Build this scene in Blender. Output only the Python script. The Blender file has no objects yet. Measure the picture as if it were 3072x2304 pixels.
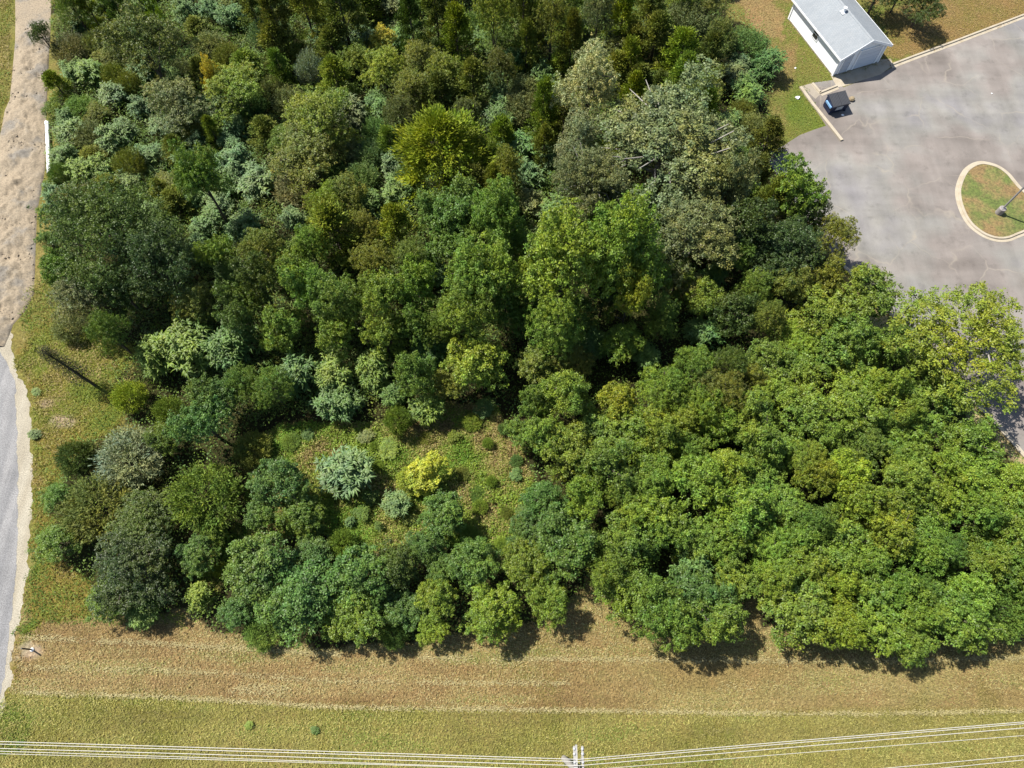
import bpy, math, random
import numpy as np
from mathutils import Vector, Matrix

S = bpy.context.scene
COL = S.collection
RND = random.Random(7)
RG = np.random.default_rng(11)

# ------------------------------------------------------------------ camera, sky, sun, exposure
CAM_H, TILT, FPX = 50.0, math.radians(24.3), 2130.0      # metres, off nadir, focal length in photo pixels
cam_d = bpy.data.cameras.new("camera")
cam = bpy.data.objects.new("camera", cam_d); COL.objects.link(cam)
cam.location = (0, 0, CAM_H); cam.rotation_euler = (TILT, 0, 0)
cam_d.sensor_fit = 'HORIZONTAL'; cam_d.sensor_width = 36.0; cam_d.lens = 36.0 * FPX / 3072.0
cam_d.clip_start = 0.5; cam_d.clip_end = 6000.0
S.camera = cam

SHADOW_DIR = Vector((0.88, -0.475, 0)).normalized()
SUN_EL = math.radians(57)
to_sun = Vector((-SHADOW_DIR.x * math.cos(SUN_EL), -SHADOW_DIR.y * math.cos(SUN_EL), math.sin(SUN_EL)))
world = bpy.data.worlds.new("World"); S.world = world; world.use_nodes = True
wn = world.node_tree.nodes; wl = world.node_tree.links
bg = wn["Background"]; bg.inputs[1].default_value = 0.08
sky = wn.new("ShaderNodeTexSky"); sky.sky_type = 'NISHITA'; sky.sun_disc = False
sky.sun_elevation = SUN_EL; sky.sun_rotation = math.atan2(to_sun.x, to_sun.y)
wl.new(sky.outputs[0], bg.inputs[0])
sun_d = bpy.data.lights.new("sun", 'SUN'); sun_d.energy = 4.6; sun_d.angle = math.radians(0.53); sun_d.color = (1.0, 0.955, 0.88)
sun = bpy.data.objects.new("sun", sun_d); COL.objects.link(sun)
sun.rotation_euler = to_sun.to_track_quat('Z', 'Y').to_euler(); sun.location = (0, 0, 80)
S.view_settings.view_transform = 'Standard'; S.view_settings.look = 'None'
S.view_settings.gamma = 1.0; S.view_settings.use_curve_mapping = False
S.view_settings.exposure = 1.12
S.cycles.max_bounces = 6; S.cycles.diffuse_bounces = 3; S.cycles.transparent_max_bounces = 4

# ------------------------------------------------------------------ measuring: photo pixel -> place in the world
cT, sT = math.cos(TILT), math.sin(TILT)
def at(u, v, z=0.0):
    a = (u - 1536) / FPX; b = (1152 - v) / FPX
    d = (a, b * cT + sT, b * sT - cT); t = (CAM_H - z) / -d[2]
    return Vector((d[0] * t, d[1] * t, z))
def ppm(p):
    return FPX / (p[1] * sT + (CAM_H - p[2]) * cT)
def proj(x, y, z=0.0):
    zz = z - CAM_H; fw = y * sT - zz * cT; up = y * cT + zz * sT
    return 1536 + FPX * x / fw, 1152 - FPX * up / fw
def lin(r, g, b, k=0.38):
    f = lambda c: ((c / 255 + 0.055) / 1.055) ** 2.4 if c > 10 else c / 255 / 12.92
    return (f(r) * k, f(g) * k, f(b) * k)

# ------------------------------------------------------------------ helpers
def tag(o, label=None, cat=None, group=None, kind=None):
    if label: o['label'] = label
    if cat: o['category'] = cat
    if group: o['group'] = group
    if kind: o['kind'] = kind
    return o
def link(name, me, m=None, parent=None):
    o = bpy.data.objects.new(name, me); COL.objects.link(o)
    if m is not None and not me.materials: me.materials.append(m)
    if parent is not None: o.parent = parent
    return o
def empty(name, loc, rz=0.0):
    o = bpy.data.objects.new(name, None); COL.objects.link(o)
    o.location = loc; o.rotation_euler = (0, 0, rz); o.empty_display_size = 0.3
    return o
def mesh_np(name, V, counts, idx, smooth=False):
    me = bpy.data.meshes.new(name)
    V = np.asarray(V, dtype=np.float32); idx = np.asarray(idx, dtype=np.int32); counts = np.asarray(counts, dtype=np.int32)
    me.vertices.add(len(V)); me.vertices.foreach_set('co', V.ravel())
    me.loops.add(len(idx)); me.loops.foreach_set('vertex_index', idx)
    st = np.zeros(len(counts), dtype=np.int32); st[1:] = np.cumsum(counts)[:-1]
    me.polygons.add(len(counts)); me.polygons.foreach_set('loop_start', st)
    if smooth: me.polygons.foreach_set('use_smooth', np.ones(len(counts), dtype=bool))
    me.update(calc_edges=True); me.validate()
    return me
class MB:
    def __init__(s): s.v = []; s.f = []
    def add(s, vs, fs):
        o = len(s.v); s.v += [tuple(v) for v in vs]; s.f += [tuple(o + i for i in f) for f in fs]
    def box(s, c, d, M=None):
        x, y, z = d[0] / 2, d[1] / 2, d[2] / 2
        vs = [Vector((c[0] + i * x, c[1] + j * y, c[2] + k * z)) for k in (-1, 1) for j in (-1, 1) for i in (-1, 1)]
        if M is not None: vs = [M @ v for v in vs]
        s.add(vs, [(0, 2, 3, 1), (4, 5, 7, 6), (0, 1, 5, 4), (2, 6, 7, 3), (0, 4, 6, 2), (1, 3, 7, 5)])
    def hexa(s, b, t):                       # bottom 4, top 4 corners, counter-clockwise from above
        s.add(list(b) + list(t), [(3, 2, 1, 0), (4, 5, 6, 7), (0, 1, 5, 4), (1, 2, 6, 5), (2, 3, 7, 6), (3, 0, 4, 7)])
    def tube(s, pts, rad, n=8, cap=True):
        pts = [Vector(p) for p in pts]
        if not hasattr(rad, '__len__'): rad = [rad] * len(pts)
        rings = []
        for i, p in enumerate(pts):
            d = (pts[min(i + 1, len(pts) - 1)] - pts[max(i - 1, 0)]).normalized()
            a = d.orthogonal().normalized() if abs(d.z) > 0.9 else d.cross(Vector((0, 0, 1))).normalized()
            b = d.cross(a)
            rings.append([p + (a * math.cos(2 * math.pi * k / n) + b * math.sin(2 * math.pi * k / n)) * rad[i] for k in range(n)])
        vs = [v for r in rings for v in r]; fs = []
        for i in range(len(pts) - 1):
            for k in range(n):
                fs.append((i * n + k, i * n + (k + 1) % n, (i + 1) * n + (k + 1) % n, (i + 1) * n + k))
        if cap: fs += [tuple(range(n))[::-1], tuple((len(pts) - 1) * n + k for k in range(n))]
        s.add(vs, fs)
    def lathe(s, prof, n=16, c=(0, 0, 0)):
        vs = [(c[0] + r * math.cos(2 * math.pi * k / n), c[1] + r * math.sin(2 * math.pi * k / n), c[2] + z) for r, z in prof for k in range(n)]
        fs = [(i * n + k, i * n + (k + 1) % n, (i + 1) * n + (k + 1) % n, (i + 1) * n + k) for i in range(len(prof) - 1) for k in range(n)]
        fs += [tuple(range(n))[::-1], tuple((len(prof) - 1) * n + k for k in range(n))]
        s.add(vs, fs)
    def mesh(s, name, smooth=False):
        me = bpy.data.meshes.new(name); me.from_pydata(s.v, [], s.f); me.update()
        if smooth: me.polygons.foreach_set('use_smooth', [True] * len(me.polygons))
        return me
    def build(s, name, m, parent=None, bevel=0.0, smooth=False):
        o = link(name, s.mesh(name, smooth), m, parent)
        if bevel:
            b = o.modifiers.new("edge", 'BEVEL'); b.width = bevel; b.segments = 2; b.limit_method = 'ANGLE'
        return o

# value noise on numpy arrays, for laying out colours and heights of ground cover
_perm = RG.random((256, 256))
def vnoise(x, y, s=1.0, o=0):
    x = np.asarray(x) / s + 37.3 * o; y = np.asarray(y) / s + 91.7 * o
    xi = np.floor(x).astype(int); yi = np.floor(y).astype(int); fx = x - xi; fy = y - yi
    fx = fx * fx * (3 - 2 * fx); fy = fy * fy * (3 - 2 * fy)
    g = lambda i, j: _perm[(xi + i) % 256, (yi + j) % 256]
    return (g(0, 0) * (1 - fx) + g(1, 0) * fx) * (1 - fy) + (g(0, 1) * (1 - fx) + g(1, 1) * fx) * fy
def fbm(x, y, s, o=0, n=4):
    t = 0; a = 1; w = 0
    for i in range(n):
        t = t + a * vnoise(x, y, s, o + i); w += a; a *= 0.55; s *= 0.5
    return t / w
def inside(u, v, poly):
    u = np.asarray(u, float); v = np.asarray(v, float); r = np.zeros(u.shape, bool)
    n = len(poly)
    for i in range(n):
        (x1, y1), (x2, y2) = poly[i], poly[(i + 1) % n]
        if y1 == y2: continue
        c = ((y1 > v) != (y2 > v)) & (u < (x2 - x1) * (v - y1) / (y2 - y1) + x1); r ^= c
    return r
def smooth_closed(pts, n=6):
    out = []; N = len(pts)
    for i in range(N):
        p0, p1, p2, p3 = (np.array(pts[(i + k) % N], float) for k in (-1, 0, 1, 2))
        for j in range(n):
            t = j / n
            out.append(tuple(0.5 * (2 * p1 + (p2 - p0) * t + (2 * p0 - 5 * p1 + 4 * p2 - p3) * t * t + (3 * p1 - p0 - 3 * p2 + p3) * t ** 3)))
    return out

# ------------------------------------------------------------------ materials
def new_mat(name):
    m = bpy.data.materials.new(name); m.use_nodes = True
    nt = m.node_tree; b = nt.nodes["Principled BSDF"]
    return m, nt, b
def N(nt, t, **k):
    n = nt.nodes.new(t)
    for a, v in k.items():
        if a.startswith('i_'): n.inputs[int(a[2:])].default_value = v
        else: setattr(n, a, v)
    return n
def ramp(nt, fac, stops):
    r = nt.nodes.new("ShaderNodeValToRGB"); e = r.color_ramp.elements
    while len(e) < len(stops): e.new(0.5)
    for x, (p, c) in zip(e, stops):
        x.position = p; x.color = (c[0], c[1], c[2], 1) if hasattr(c, '__len__') else (c, c, c, 1)
    nt.links.new(fac, r.inputs[0]); return r
def mixc(nt, fac, a, b, mode='MIX'):
    m = nt.nodes.new("ShaderNodeMix"); m.data_type = 'RGBA'; m.blend_type = mode
    for sock, val in ((m.inputs[0], fac), (m.inputs[6], a), (m.inputs[7], b)):
        if hasattr(val, 'links'): nt.links.new(val, sock)
        elif hasattr(val, '__len__'): sock.default_value = (val[0], val[1], val[2], 1)
        else: sock.default_value = val
    return m.outputs[2]
def obj_coord(nt, scale=(1, 1, 1), rot=(0, 0, 0)):
    g = nt.nodes.new("ShaderNodeNewGeometry"); mp = nt.nodes.new("ShaderNodeMapping")
    mp.inputs[3].default_value = scale; mp.inputs[2].default_value = rot
    nt.links.new(g.outputs['Position'], mp.inputs[0]); return mp.outputs[0]
def noise(nt, vec, s, d=4.0, r=0.55):
    n = nt.nodes.new("ShaderNodeTexNoise"); n.inputs['Scale'].default_value = s; n.inputs['Detail'].default_value = d
    n.inputs['Roughness'].default_value = r; nt.links.new(vec, n.inputs['Vector']); return n.outputs['Fac']
def bump(nt, b, h, strength, dist):
    n = nt.nodes.new("ShaderNodeBump"); n.inputs['Strength'].default_value = strength; n.inputs['Distance'].default_value = dist
    nt.links.new(h, n.inputs['Height']); nt.links.new(n.outputs[0], b.inputs['Normal'])
def plain(name, c, rough=0.6, metal=0.0, spec=0.4, wear=0.12, ws=6.0):
    m, nt, b = new_mat(name)
    v = obj_coord(nt); n = noise(nt, v, ws)
    nt.links.new(mixc(nt, n, tuple(x * (1 - wear) for x in c), tuple(min(1, x * (1 + wear)) for x in c)), b.inputs['Base Color'])
    b.inputs['Roughness'].default_value = rough; b.inputs['Metallic'].default_value = metal
    b.inputs['Specular IOR Level'].default_value = spec
    return m

def leaf_material(name, attr_col, rough=0.5, trans=0.22, spec=0.3):
    """attr_col: True = colour from the mesh's own attribute, False = from the object's colour times the leaf tone."""
    m, nt, b = new_mat(name)
    if attr_col:
        a = N(nt, "ShaderNodeAttribute", attribute_name="leaf_col"); col = a.outputs['Color']
    else:
        oi = N(nt, "ShaderNodeObjectInfo"); a = N(nt, "ShaderNodeAttribute", attribute_name="leaf_col")
        col = mixc(nt, 1.0, oi.outputs['Color'], a.outputs['Color'], 'MULTIPLY')
        v = obj_coord(nt); nn = noise(nt, v, 0.9, 3)
        r = ramp(nt, nn, [(0.3, (0.84, 0.9, 1.0)), (0.7, (1.14, 1.08, 0.95))])
        col = mixc(nt, 1.0, col, r.outputs[0], 'MULTIPLY')
        n3 = noise(nt, v, 0.16, 4); r3 = ramp(nt, n3, [(0.36, (0.86, 1.0, 1.1)), (0.5, (1.0, 1.0, 1.0)), (0.62, (1.22, 1.12, 0.85))])
        col = mixc(nt, 1.0, col, r3.outputs[0], 'MULTIPLY')
    nt.links.new(col, b.inputs['Base Color'])
    b.inputs['Roughness'].default_value = rough; b.inputs['Specular IOR Level'].default_value = spec
    t = N(nt, "ShaderNodeBsdfTranslucent")
    nt.links.new(mixc(nt, 1.0, col, (1.5, 1.6, 0.75), 'MULTIPLY'), t.inputs[0])
    ms = N(nt, "ShaderNodeMixShader", i_0=trans); out = nt.nodes["Material Output"]
    nt.links.new(b.outputs[0], ms.inputs[1]); nt.links.new(t.outputs[0], ms.inputs[2]); nt.links.new(ms.outputs[0], out.inputs[0])
    return m
M_LEAF = leaf_material("leaf", False)
M_NEEDLE = leaf_material("cedar_spray", False, rough=0.65, trans=0.2, spec=0.2)
M_WEED = leaf_material("weed_leaf", True, rough=0.6, trans=0.25, spec=0.25)
M_BARK = plain("bark", (0.075, 0.06, 0.045), 0.9, ws=14, wear=0.4)
M_PALEBARK = plain("pale_bark", (0.26, 0.24, 0.21), 0.85, ws=10, wear=0.3)

# ------------------------------------------------------------------ layout polygons (photo pixels on the ground)
FOREST = [(170, -250), (165, 100), (205, 180), (160, 330), (165, 560), (150, 800), (200, 980), (330, 1010), (430, 1060), (350, 1150), (370, 1270), (450, 1290),
          (250, 1320), (150, 1480), (150, 1630), (260, 1720), (380, 1850), (560, 1840), (700, 1900), (1000, 1945), (1390, 1905), (1660, 1850), (1770, 1760),
          (1800, 1690), (1840, 1830), (2030, 1880), (2200, 1890), (2230, 1800), (2230, 1740), (2290, 1740), (2290, 1880), (2560, 1925), (2760, 1930), (3150, 1870),
          (3300, 1870), (3300, 1640), (3080, 1420), (2890, 1235), (2640, 985), (2480, 800), (2420, 640), (2330, 480), (2290, 380), (2320, 240), (2290, 120), (2160, 10), (2150, -250)]
CLEARING = [(735, 1300), (880, 1270), (1040, 1270), (1230, 1285), (1345, 1210), (1500, 1225), (1570, 1330), (1590, 1440), (1560, 1660), (1420, 1640), (1250, 1620),
            (1110, 1650), (960, 1600), (760, 1620), (700, 1680), (640, 1830), (560, 1830), (620, 1650), (740, 1560), (740, 1420)]
def in_forest(u, v): return inside(u, v, FOREST) & ~inside(u, v, CLEARING)

# ------------------------------------------------------------------ ground
def build_ground():
    far = [150, 260, 500, 1000, 2200]
    xs = np.concatenate([-np.array(far[::-1]), [-100, -80, -70], np.arange(-62, 62.01, 0.32), [70, 80, 100], far])
    ys = np.concatenate([-np.array(far[::-1]), [-60, -30, -18], np.arange(-9, 72.01, 0.32), [80, 95, 120], far])
    X, Y = np.meshgrid(xs, ys); x = X.ravel(); y = Y.ravel()
    yc = np.clip(y, -60, 160)
    u, v = proj(x, yc, 0.0)
    ju = u + (fbm(x, y, 1.6, 1) - 0.5) * 60; jv = v + (fbm(x, y, 1.6, 5) - 0.5) * 60
    n1 = fbm(x, y, 9, 20); n2 = fbm(x, y, 2.2, 30); n3 = fbm(x * 0.25, y, 1.1, 40)
    C = lambda *c: np.array(lin(*c))[None, :]
    def put(mask, c, col):
        mask = np.clip(mask, 0, 1)[:, None]; return c * (1 - mask) + col * mask
    olive = C(170, 160, 92); tan = C(196, 168, 112); brown = C(178, 146, 96); green = C(134, 144, 60); straw = C(200, 184, 128); lush = C(120, 142, 62)
    st = lambda a, b, t: np.clip((t - a) / (b - a), 0, 1)
    col = np.repeat(olive, len(x), 0)
    col = put(st(0.35, 0.7, n2), col, C(140, 138, 66)); col = put(st(0.55, 0.85, n1) * 0.6, col, tan)
    # mown verge: brown dry bands above the long straw line, olive below it, paler to the right
    line = np.interp(u, [0, 500, 1024, 1500, 2048, 3072], [2078, 2092, 2122, 2128, 2137, 2132])
    upper = st(0, 14, line - jv * 0.15 - v * 0.85) * st(1700, 1800, v)
    c2 = put(st(0.3, 0.7, n3), np.repeat(C(176, 150, 102), len(x), 0), C(194, 172, 118))
    c2 = put(st(0.5, 0.75, n1) * (0.4 + 0.5 * st(1700, 2800, u)), c2, C(178, 162, 96))
    c2 = put(st(0.62, 0.8, n2) * 0.6, c2, C(135, 132, 62))
    col = put(upper * 0.95, col, c2)
    # left verge, green
    left = inside(ju, jv, [(90, 960), (330, 990), (430, 1060), (350, 1280), (150, 1500), (260, 1720), (400, 1830), (150, 1860), (60, 1960), (0, 2200), (-60, 2200), (60, 1950), (100, 1700), (95, 1200), (40, 1060)])
    col = put(left * 1.0, col, put(st(0.35, 0.65, n2), np.repeat(green, len(x), 0), C(158, 140, 72)))
    col = put(inside(ju, jv, [(-200, 2100), (60, 2100), (110, 2180), (60, 2260), (-200, 2290)]) * 0.7, col, lush)
    # lawn by the shed
    lawn = inside(ju, jv, [(2130, -200), (3400, -200), (3400, 20), (2680, 185), (2500, 240), (2480, 390), (2300, 470), (2240, 400), (2290, 120)])
    lc = put(st(0.4, 0.66, n2 * 0.6 + n1 * 0.4), np.repeat(C(134, 146, 66), len(x), 0), C(178, 150, 100))
    col = put(lawn * 1.0, col, lc)
    col = put(inside(ju, jv, [(2130, -100), (2330, -100), (2345, 60), (2350, 130), (2290, 110)]) * 0.8, col, C(196, 164, 116))
    col = put(inside(ju, jv, [(2400, 90), (2440, 90), (2520, 230), (2480, 380), (2330, 460), (2380, 250)]) * 0.65, col, C(128, 146, 56))
    col = put(inside(ju, jv, [(2650, 180), (2650, 20), (3400, -150), (3400, 20)]) * 0.6, col, C(170, 140, 86))
    # forest floor
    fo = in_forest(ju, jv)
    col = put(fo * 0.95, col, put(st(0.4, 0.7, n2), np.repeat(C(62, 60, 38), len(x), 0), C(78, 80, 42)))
    # clearing
    cl = inside(ju, jv, CLEARING)
    cc = put(st(0.35, 0.6, n2), np.repeat(C(168, 160, 90), len(x), 0), C(142, 156, 66)); cc = put(st(0.6, 0.8, n1) * 0.5, cc, C(172, 150, 98))
    col = put(cl * 1.0, col, cc)
    # bare sandy strip inside the parking-lot kerb and other bare patches
    col = put(inside(ju * .3 + u * .7, jv * .3 + v * .7, [(2560, 860), (2640, 900), (2760, 1040), (3100, 1400), (3100, 1440), (2980, 1320), (2700, 1060), (2610, 990)]) * 0.9, col, C(224, 204, 152))
    for cu, cv, ru, rv in ((190, 1262, 42, 20), (140, 1210, 22, 9), (200, 1640, 22, 12), (95, 1945, 34, 24), (65, 1972, 22, 12)):
        d = ((ju * .4 + u * .6 - cu) / ru) ** 2 + ((jv * .4 + v * .6 - cv) / rv) ** 2
        col = put(st(1.3, 0.7, d) * 0.9, col, C(206, 186, 156))
    nx, ny = len(xs), len(ys)
    I = np.arange(nx * ny).reshape(ny, nx)
    F = np.stack([I[:-1, :-1], I[:-1, 1:], I[1:, 1:], I[1:, :-1]], -1).reshape(-1, 4)
    h = np.where((np.abs(x) < 62) & (y > -9) & (y < 72), 0, 0.0)
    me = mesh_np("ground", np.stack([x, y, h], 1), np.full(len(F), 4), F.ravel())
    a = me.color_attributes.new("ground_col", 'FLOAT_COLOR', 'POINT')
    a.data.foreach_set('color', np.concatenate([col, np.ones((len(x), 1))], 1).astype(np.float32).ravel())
    m, nt, b = new_mat("ground_soil_and_turf")
    at_ = N(nt, "ShaderNodeAttribute", attribute_name="ground_col"); vec = obj_coord(nt)
    f1 = noise(nt, vec, 5.5, 5, 0.75); f2 = noise(nt, vec, 0.8, 4)
    k1 = ramp(nt, f1, [(0.34, 0.5), (0.52, 1.0), (0.68, 1.6)]); k2 = ramp(nt, f2, [(0.3, (0.9, 1.0, 0.92)), (0.7, (1.1, 1.0, 1.0))])
    c = mixc(nt, 1.0, at_.outputs['Color'], k1.outputs[0], 'MULTIPLY'); c = mixc(nt, 1.0, c, k2.outputs[0], 'MULTIPLY')
    nt.links.new(c, b.inputs['Base Color']); b.inputs['Roughness'].default_value = 0.95; b.inputs['Specular IOR Level'].default_value = 0.1
    bump(nt, b, f1, 0.7, 0.12)
    return tag(link("ground", me, m), kind='structure')
build_ground()

def flat_sheet(name, px, z, m, world_pts=False):
    pts = px if world_pts else [at(*p) for p in px]
    mb = MB(); mb.add([(p[0], p[1], z) for p in pts], [tuple(range(len(pts)))])
    me = mb.mesh(name)
    if me.polygons[0].normal.z < 0: me.flip_normals()
    return tag(link(name, me, m), kind='structure')

# ------------------------------------------------------------------ parking lot
def asphalt_material():
    m, nt, b = new_mat("weathered_asphalt")
    v = obj_coord(nt); vr = obj_coord(nt, (0.55, 0.06, 1), (0, 0, math.radians(-46)))
    big = noise(nt, v, 0.11, 3); mid = noise(nt, v, 0.5, 4); streak = noise(nt, vr, 1.0, 4); fine = noise(nt, v, 22, 3, 0.7)
    c = ramp(nt, big, [(0.36, lin(160, 150, 142, .38)), (0.48, lin(178, 168, 160, .38)), (0.58, lin(180, 176, 168, .38)), (0.7, lin(176, 172, 172, .38))]).outputs[0]
    c = mixc(nt, 1.0, c, ramp(nt, mid, [(0.3, 0.86), (0.7, 1.12)]).outputs[0], 'MULTIPLY')
    c = mixc(nt, 1.0, c, ramp(nt, streak, [(0.35, 0.88), (0.65, 1.1)]).outputs[0], 'MULTIPLY')
    c = mixc(nt, 1.0, c, ramp(nt, fine, [(0.3, 0.88), (0.7, 1.12)]).outputs[0], 'MULTIPLY')
    vo = N(nt, "ShaderNodeTexVoronoi", feature='DISTANCE_TO_EDGE'); vo.inputs['Scale'].default_value = 0.2
    wob = N(nt, "ShaderNodeVectorMath", operation='ADD'); nz = N(nt, "ShaderNodeTexNoise"); nz.inputs['Scale'].default_value = 0.7; nt.links.new(v, nz.inputs['Vector'])
    sc = N(nt, "ShaderNodeVectorMath", operation='SCALE'); sc.inputs[3].default_value = 0.9
    nt.links.new(nz.outputs['Color'], sc.inputs[0]); nt.links.new(v, wob.inputs[0]); nt.links.new(sc.outputs[0], wob.inputs[1]); nt.links.new(wob.outputs[0], vo.inputs['Vector'])
    crack = ramp(nt, vo.outputs['Distance'], [(0.0, 0.9), (0.006, 0.35), (0.016, 0.0)]).outputs[0]
    gate = ramp(nt, noise(nt, v, 0.23, 2), [(0.42, 0.0), (0.6, 0.6)]).outputs[0]
    st1 = ramp(nt, noise(nt, v, 0.85, 5, 0.65), [(0.55, 1.0), (0.7, 0.8)]).outputs[0]; c = mixc(nt, 1.0, c, st1, 'MULTIPLY')
    vr2 = obj_coord(nt, (0.04, 0.5, 1), (0, 0, math.radians(-20))); c = mixc(nt, 1.0, c, ramp(nt, noise(nt, vr2, 1.0, 3), [(0.42, 0.93), (0.6, 1.05)]).outputs[0], 'MULTIPLY')
    cf = mixc(nt, 1.0, crack, gate, 'MULTIPLY')
    c = mixc(nt, cf, c, lin(212, 200, 180))
    nt.links.new(c, b.inputs['Base Color']); b.inputs['Roughness'].default_value = 0.88; b.inputs['Specular IOR Level'].default_value = 0.25
    bump(nt, b, fine, 0.25, 0.02)
    return m
M_ASPH = asphalt_material()
LOT = [(2290, 462), (2345, 440), (2400, 405), (2440, 390), (2478, 377), (2402, 262), (2440, 248), (2500, 240), (2530, 262), (2640, 222), (2690, 196), (3072, 55), (3500, -100), (3900, 900), (3700, 2000), (3330, 1640), (3072, 1370),
       (2974, 1259), (2895, 1185), (2756, 1034), (2585, 856), (2505, 775), (2420, 660)]
flat_sheet("parking_lot", LOT, 0.006, M_ASPH)

def concrete_material():
    m, nt, b = new_mat("concrete")
    v = obj_coord(nt); n1 = noise(nt, v, 1.3, 5); n2 = noise(nt, v, 18, 3)
    c = ramp(nt, n1, [(0.3, lin(222, 205, 176)), (0.55, lin(240, 226, 200)), (0.75, lin(236, 222, 198))]).outputs[0]
    c = mixc(nt, 1.0, c, ramp(nt, n2, [(0.3, 0.9), (0.7, 1.08)]).outputs[0], 'MULTIPLY')
    nt.links.new(c, b.inputs['Base Color']); b.inputs['Roughness'].default_value = 0.85; b.inputs['Specular IOR Level'].default_value = 0.25
    bump(nt, b, n2, 0.2, 0.01); return m
M_CONC = concrete_material()
M_APRON = plain("worn_concrete", lin(205, 192, 172), 0.9, ws=2.5, wear=0.16)

def kerb_run(pts, side=1.0, closed=False, top=0.19, hgt=0.14, gutter=0.30):
    """kerb along PTS; the gutter pan lies on SIDE (+1 = left of travel)."""
    P = [Vector((p[0], p[1], 0)) for p in pts]; n = len(P); mb = MB(); rings = []
    for i, p in enumerate(P):
        a = P[(i - 1) % n] if (closed or i > 0) else p; c = P[(i + 1) % n] if (closed or i < n - 1) else p
        d1 = (p - a).normalized() if (p - a).length > 1e-6 else (c - p).normalized()
        d2 = (c - p).normalized() if (c - p).length > 1e-6 else d1
        n1 = Vector((-d1.y, d1.x, 0)); n2 = Vector((-d2.y, d2.x, 0)); nn = (n1 + n2).normalized(); nn = nn / max(0.5, nn.dot(n1)) * side
        prof = [(-top, -0.05), (-top, hgt), (-0.02, hgt), (0.0, hgt - 0.02), (0.03, 0.03), (gutter, 0.016), (gutter, -0.05)]
        if gutter <= 0: prof = [(-top, -0.05), (-top, hgt), (-0.015, hgt), (0.0, hgt - 0.015), (0.02, -0.05)]
        rings.append([p + nn * o + Vector((0, 0, z)) for o, z in prof])
    k = len(rings[0]); vs = [v for r in rings for v in r]; fs = []
    for i in range(n if closed else n - 1):
        j = (i + 1) % n
        for q in range(k - 1):
            f = (i * k + q, i * k + q + 1, j * k + q + 1, j * k + q); fs.append(f if side > 0 else f[::-1])
    if not closed:
        fs.append(tuple(range(k))); fs.append(tuple((n - 1) * k + q for q in range(k))[::-1])
    mb.add(vs, fs)
    o = mb.build("kerb", M_CONC); return tag(o, kind='structure')
def densify(px, step=40):
    out = []
    for a, c in zip(px[:-1], px[1:]):
        m = max(1, int(math.dist(a, c) / step))
        out += [(a[0] + (c[0] - a[0]) * i / m, a[1] + (c[1] - a[1]) * i / m) for i in range(m)]
    return out + [px[-1]]
kerb_run([at(*p) for p in [(2498, 767), (2585, 853), (2756, 1031), (2895, 1182), (2974, 1256), (3072, 1367), (3330, 1635)]], side=1.0, gutter=0.22)
kerb_run([at(*p) for p in [(2672, 199), (2740, 173), (2860, 129), (3072, 48), (3480, -100)]], side=-1.0)
kerb_run([at(*p) for p in [(2460, 282), (2512, 261)]], side=-1.0)
kerb_run([at(*p) for p in [(2434, 252), (2458, 280)]], side=-1.0, gutter=0.06)
kerb_run([at(*p) for p in [(2405, 261), (2440, 310), (2490, 372), (2529, 421)]], side=1.0, top=0.30, gutter=0.0)
flat_sheet("concrete_pad", [(2404, 259), (2436, 249), (2461, 283), (2446, 297)], 0.012, M_APRON)
flat_sheet("concrete_apron", [(2490, 224), (2511, 262), (2531, 259), (2640, 224), (2680, 196), (2672, 176), (2620, 180)], 0.014, M_CONC)

isl = [(655, 312), (545, 350), (440, 430), (365, 560), (322, 700), (320, 820), (350, 960), (420, 1130), (520, 1270), (640, 1370), (760, 1440), (900, 1485), (1020, 1495), (1130, 1480), (1250, 1432), (1400, 1370), (1600, 1260), (1720, 1120), (1700, 1000), (1560, 900), (1327, 725), (1220, 610), (1130, 500), (1020, 410), (900, 350), (760, 315)]
isl_w = [at(2800 + x / 4.88, 420 + y / 4.88) for x, y in isl]
isl_s = smooth_closed([(p.x, p.y) for p in isl_w], 4)
ctr = Vector((sum(p[0] for p in isl_s) / len(isl_s), sum(p[1] for p in isl_s) / len(isl_s)))
def shrink(pts, d):
    out = []; n = len(pts)
    for i in range(n):
        a, c = Vector(pts[i - 1]), Vector(pts[(i + 1) % n]); t = (c - a).normalized(); nn = Vector((-t.y, t.x))
        p = Vector(pts[i]); 
        if (ctr - p).dot(nn) < 0: nn = -nn
        out.append(p + nn * d)
    return out
isl_face = shrink(isl_s, 0.26)
kerb_run(isl_face, side=-1.0 if (Vector((isl_s[1][0] - isl_s[0][0], isl_s[1][1] - isl_s[0][1])).cross(ctr - Vector(isl_s[0])) > 0) else 1.0, closed=True, gutter=0.26)
def island_mat():
    m, nt, b = new_mat("island_turf"); v = obj_coord(nt)
    n1 = noise(nt, v, 0.42, 4); f = noise(nt, v, 5.5, 5, 0.75)
    c = ramp(nt, n1, [(0.42, lin(128, 144, 66)), (0.52, lin(158, 150, 86)), (0.6, lin(176, 146, 94)), (0.72, lin(166, 138, 88))]).outputs[0]
    c = mixc(nt, 1.0, c, ramp(nt, f, [(0.34, 0.5), (0.52, 1.0), (0.68, 1.5)]).outputs[0], 'MULTIPLY')
    nt.links.new(c, b.inputs['Base Color']); b.inputs['Roughness'].default_value = 0.95; bump(nt, b, f, 0.6, 0.1); return m
flat_sheet("island_lawn", [(p.x, p.y) for p in shrink(isl_s, 0.42)], 0.11, island_mat(), True)

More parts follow.
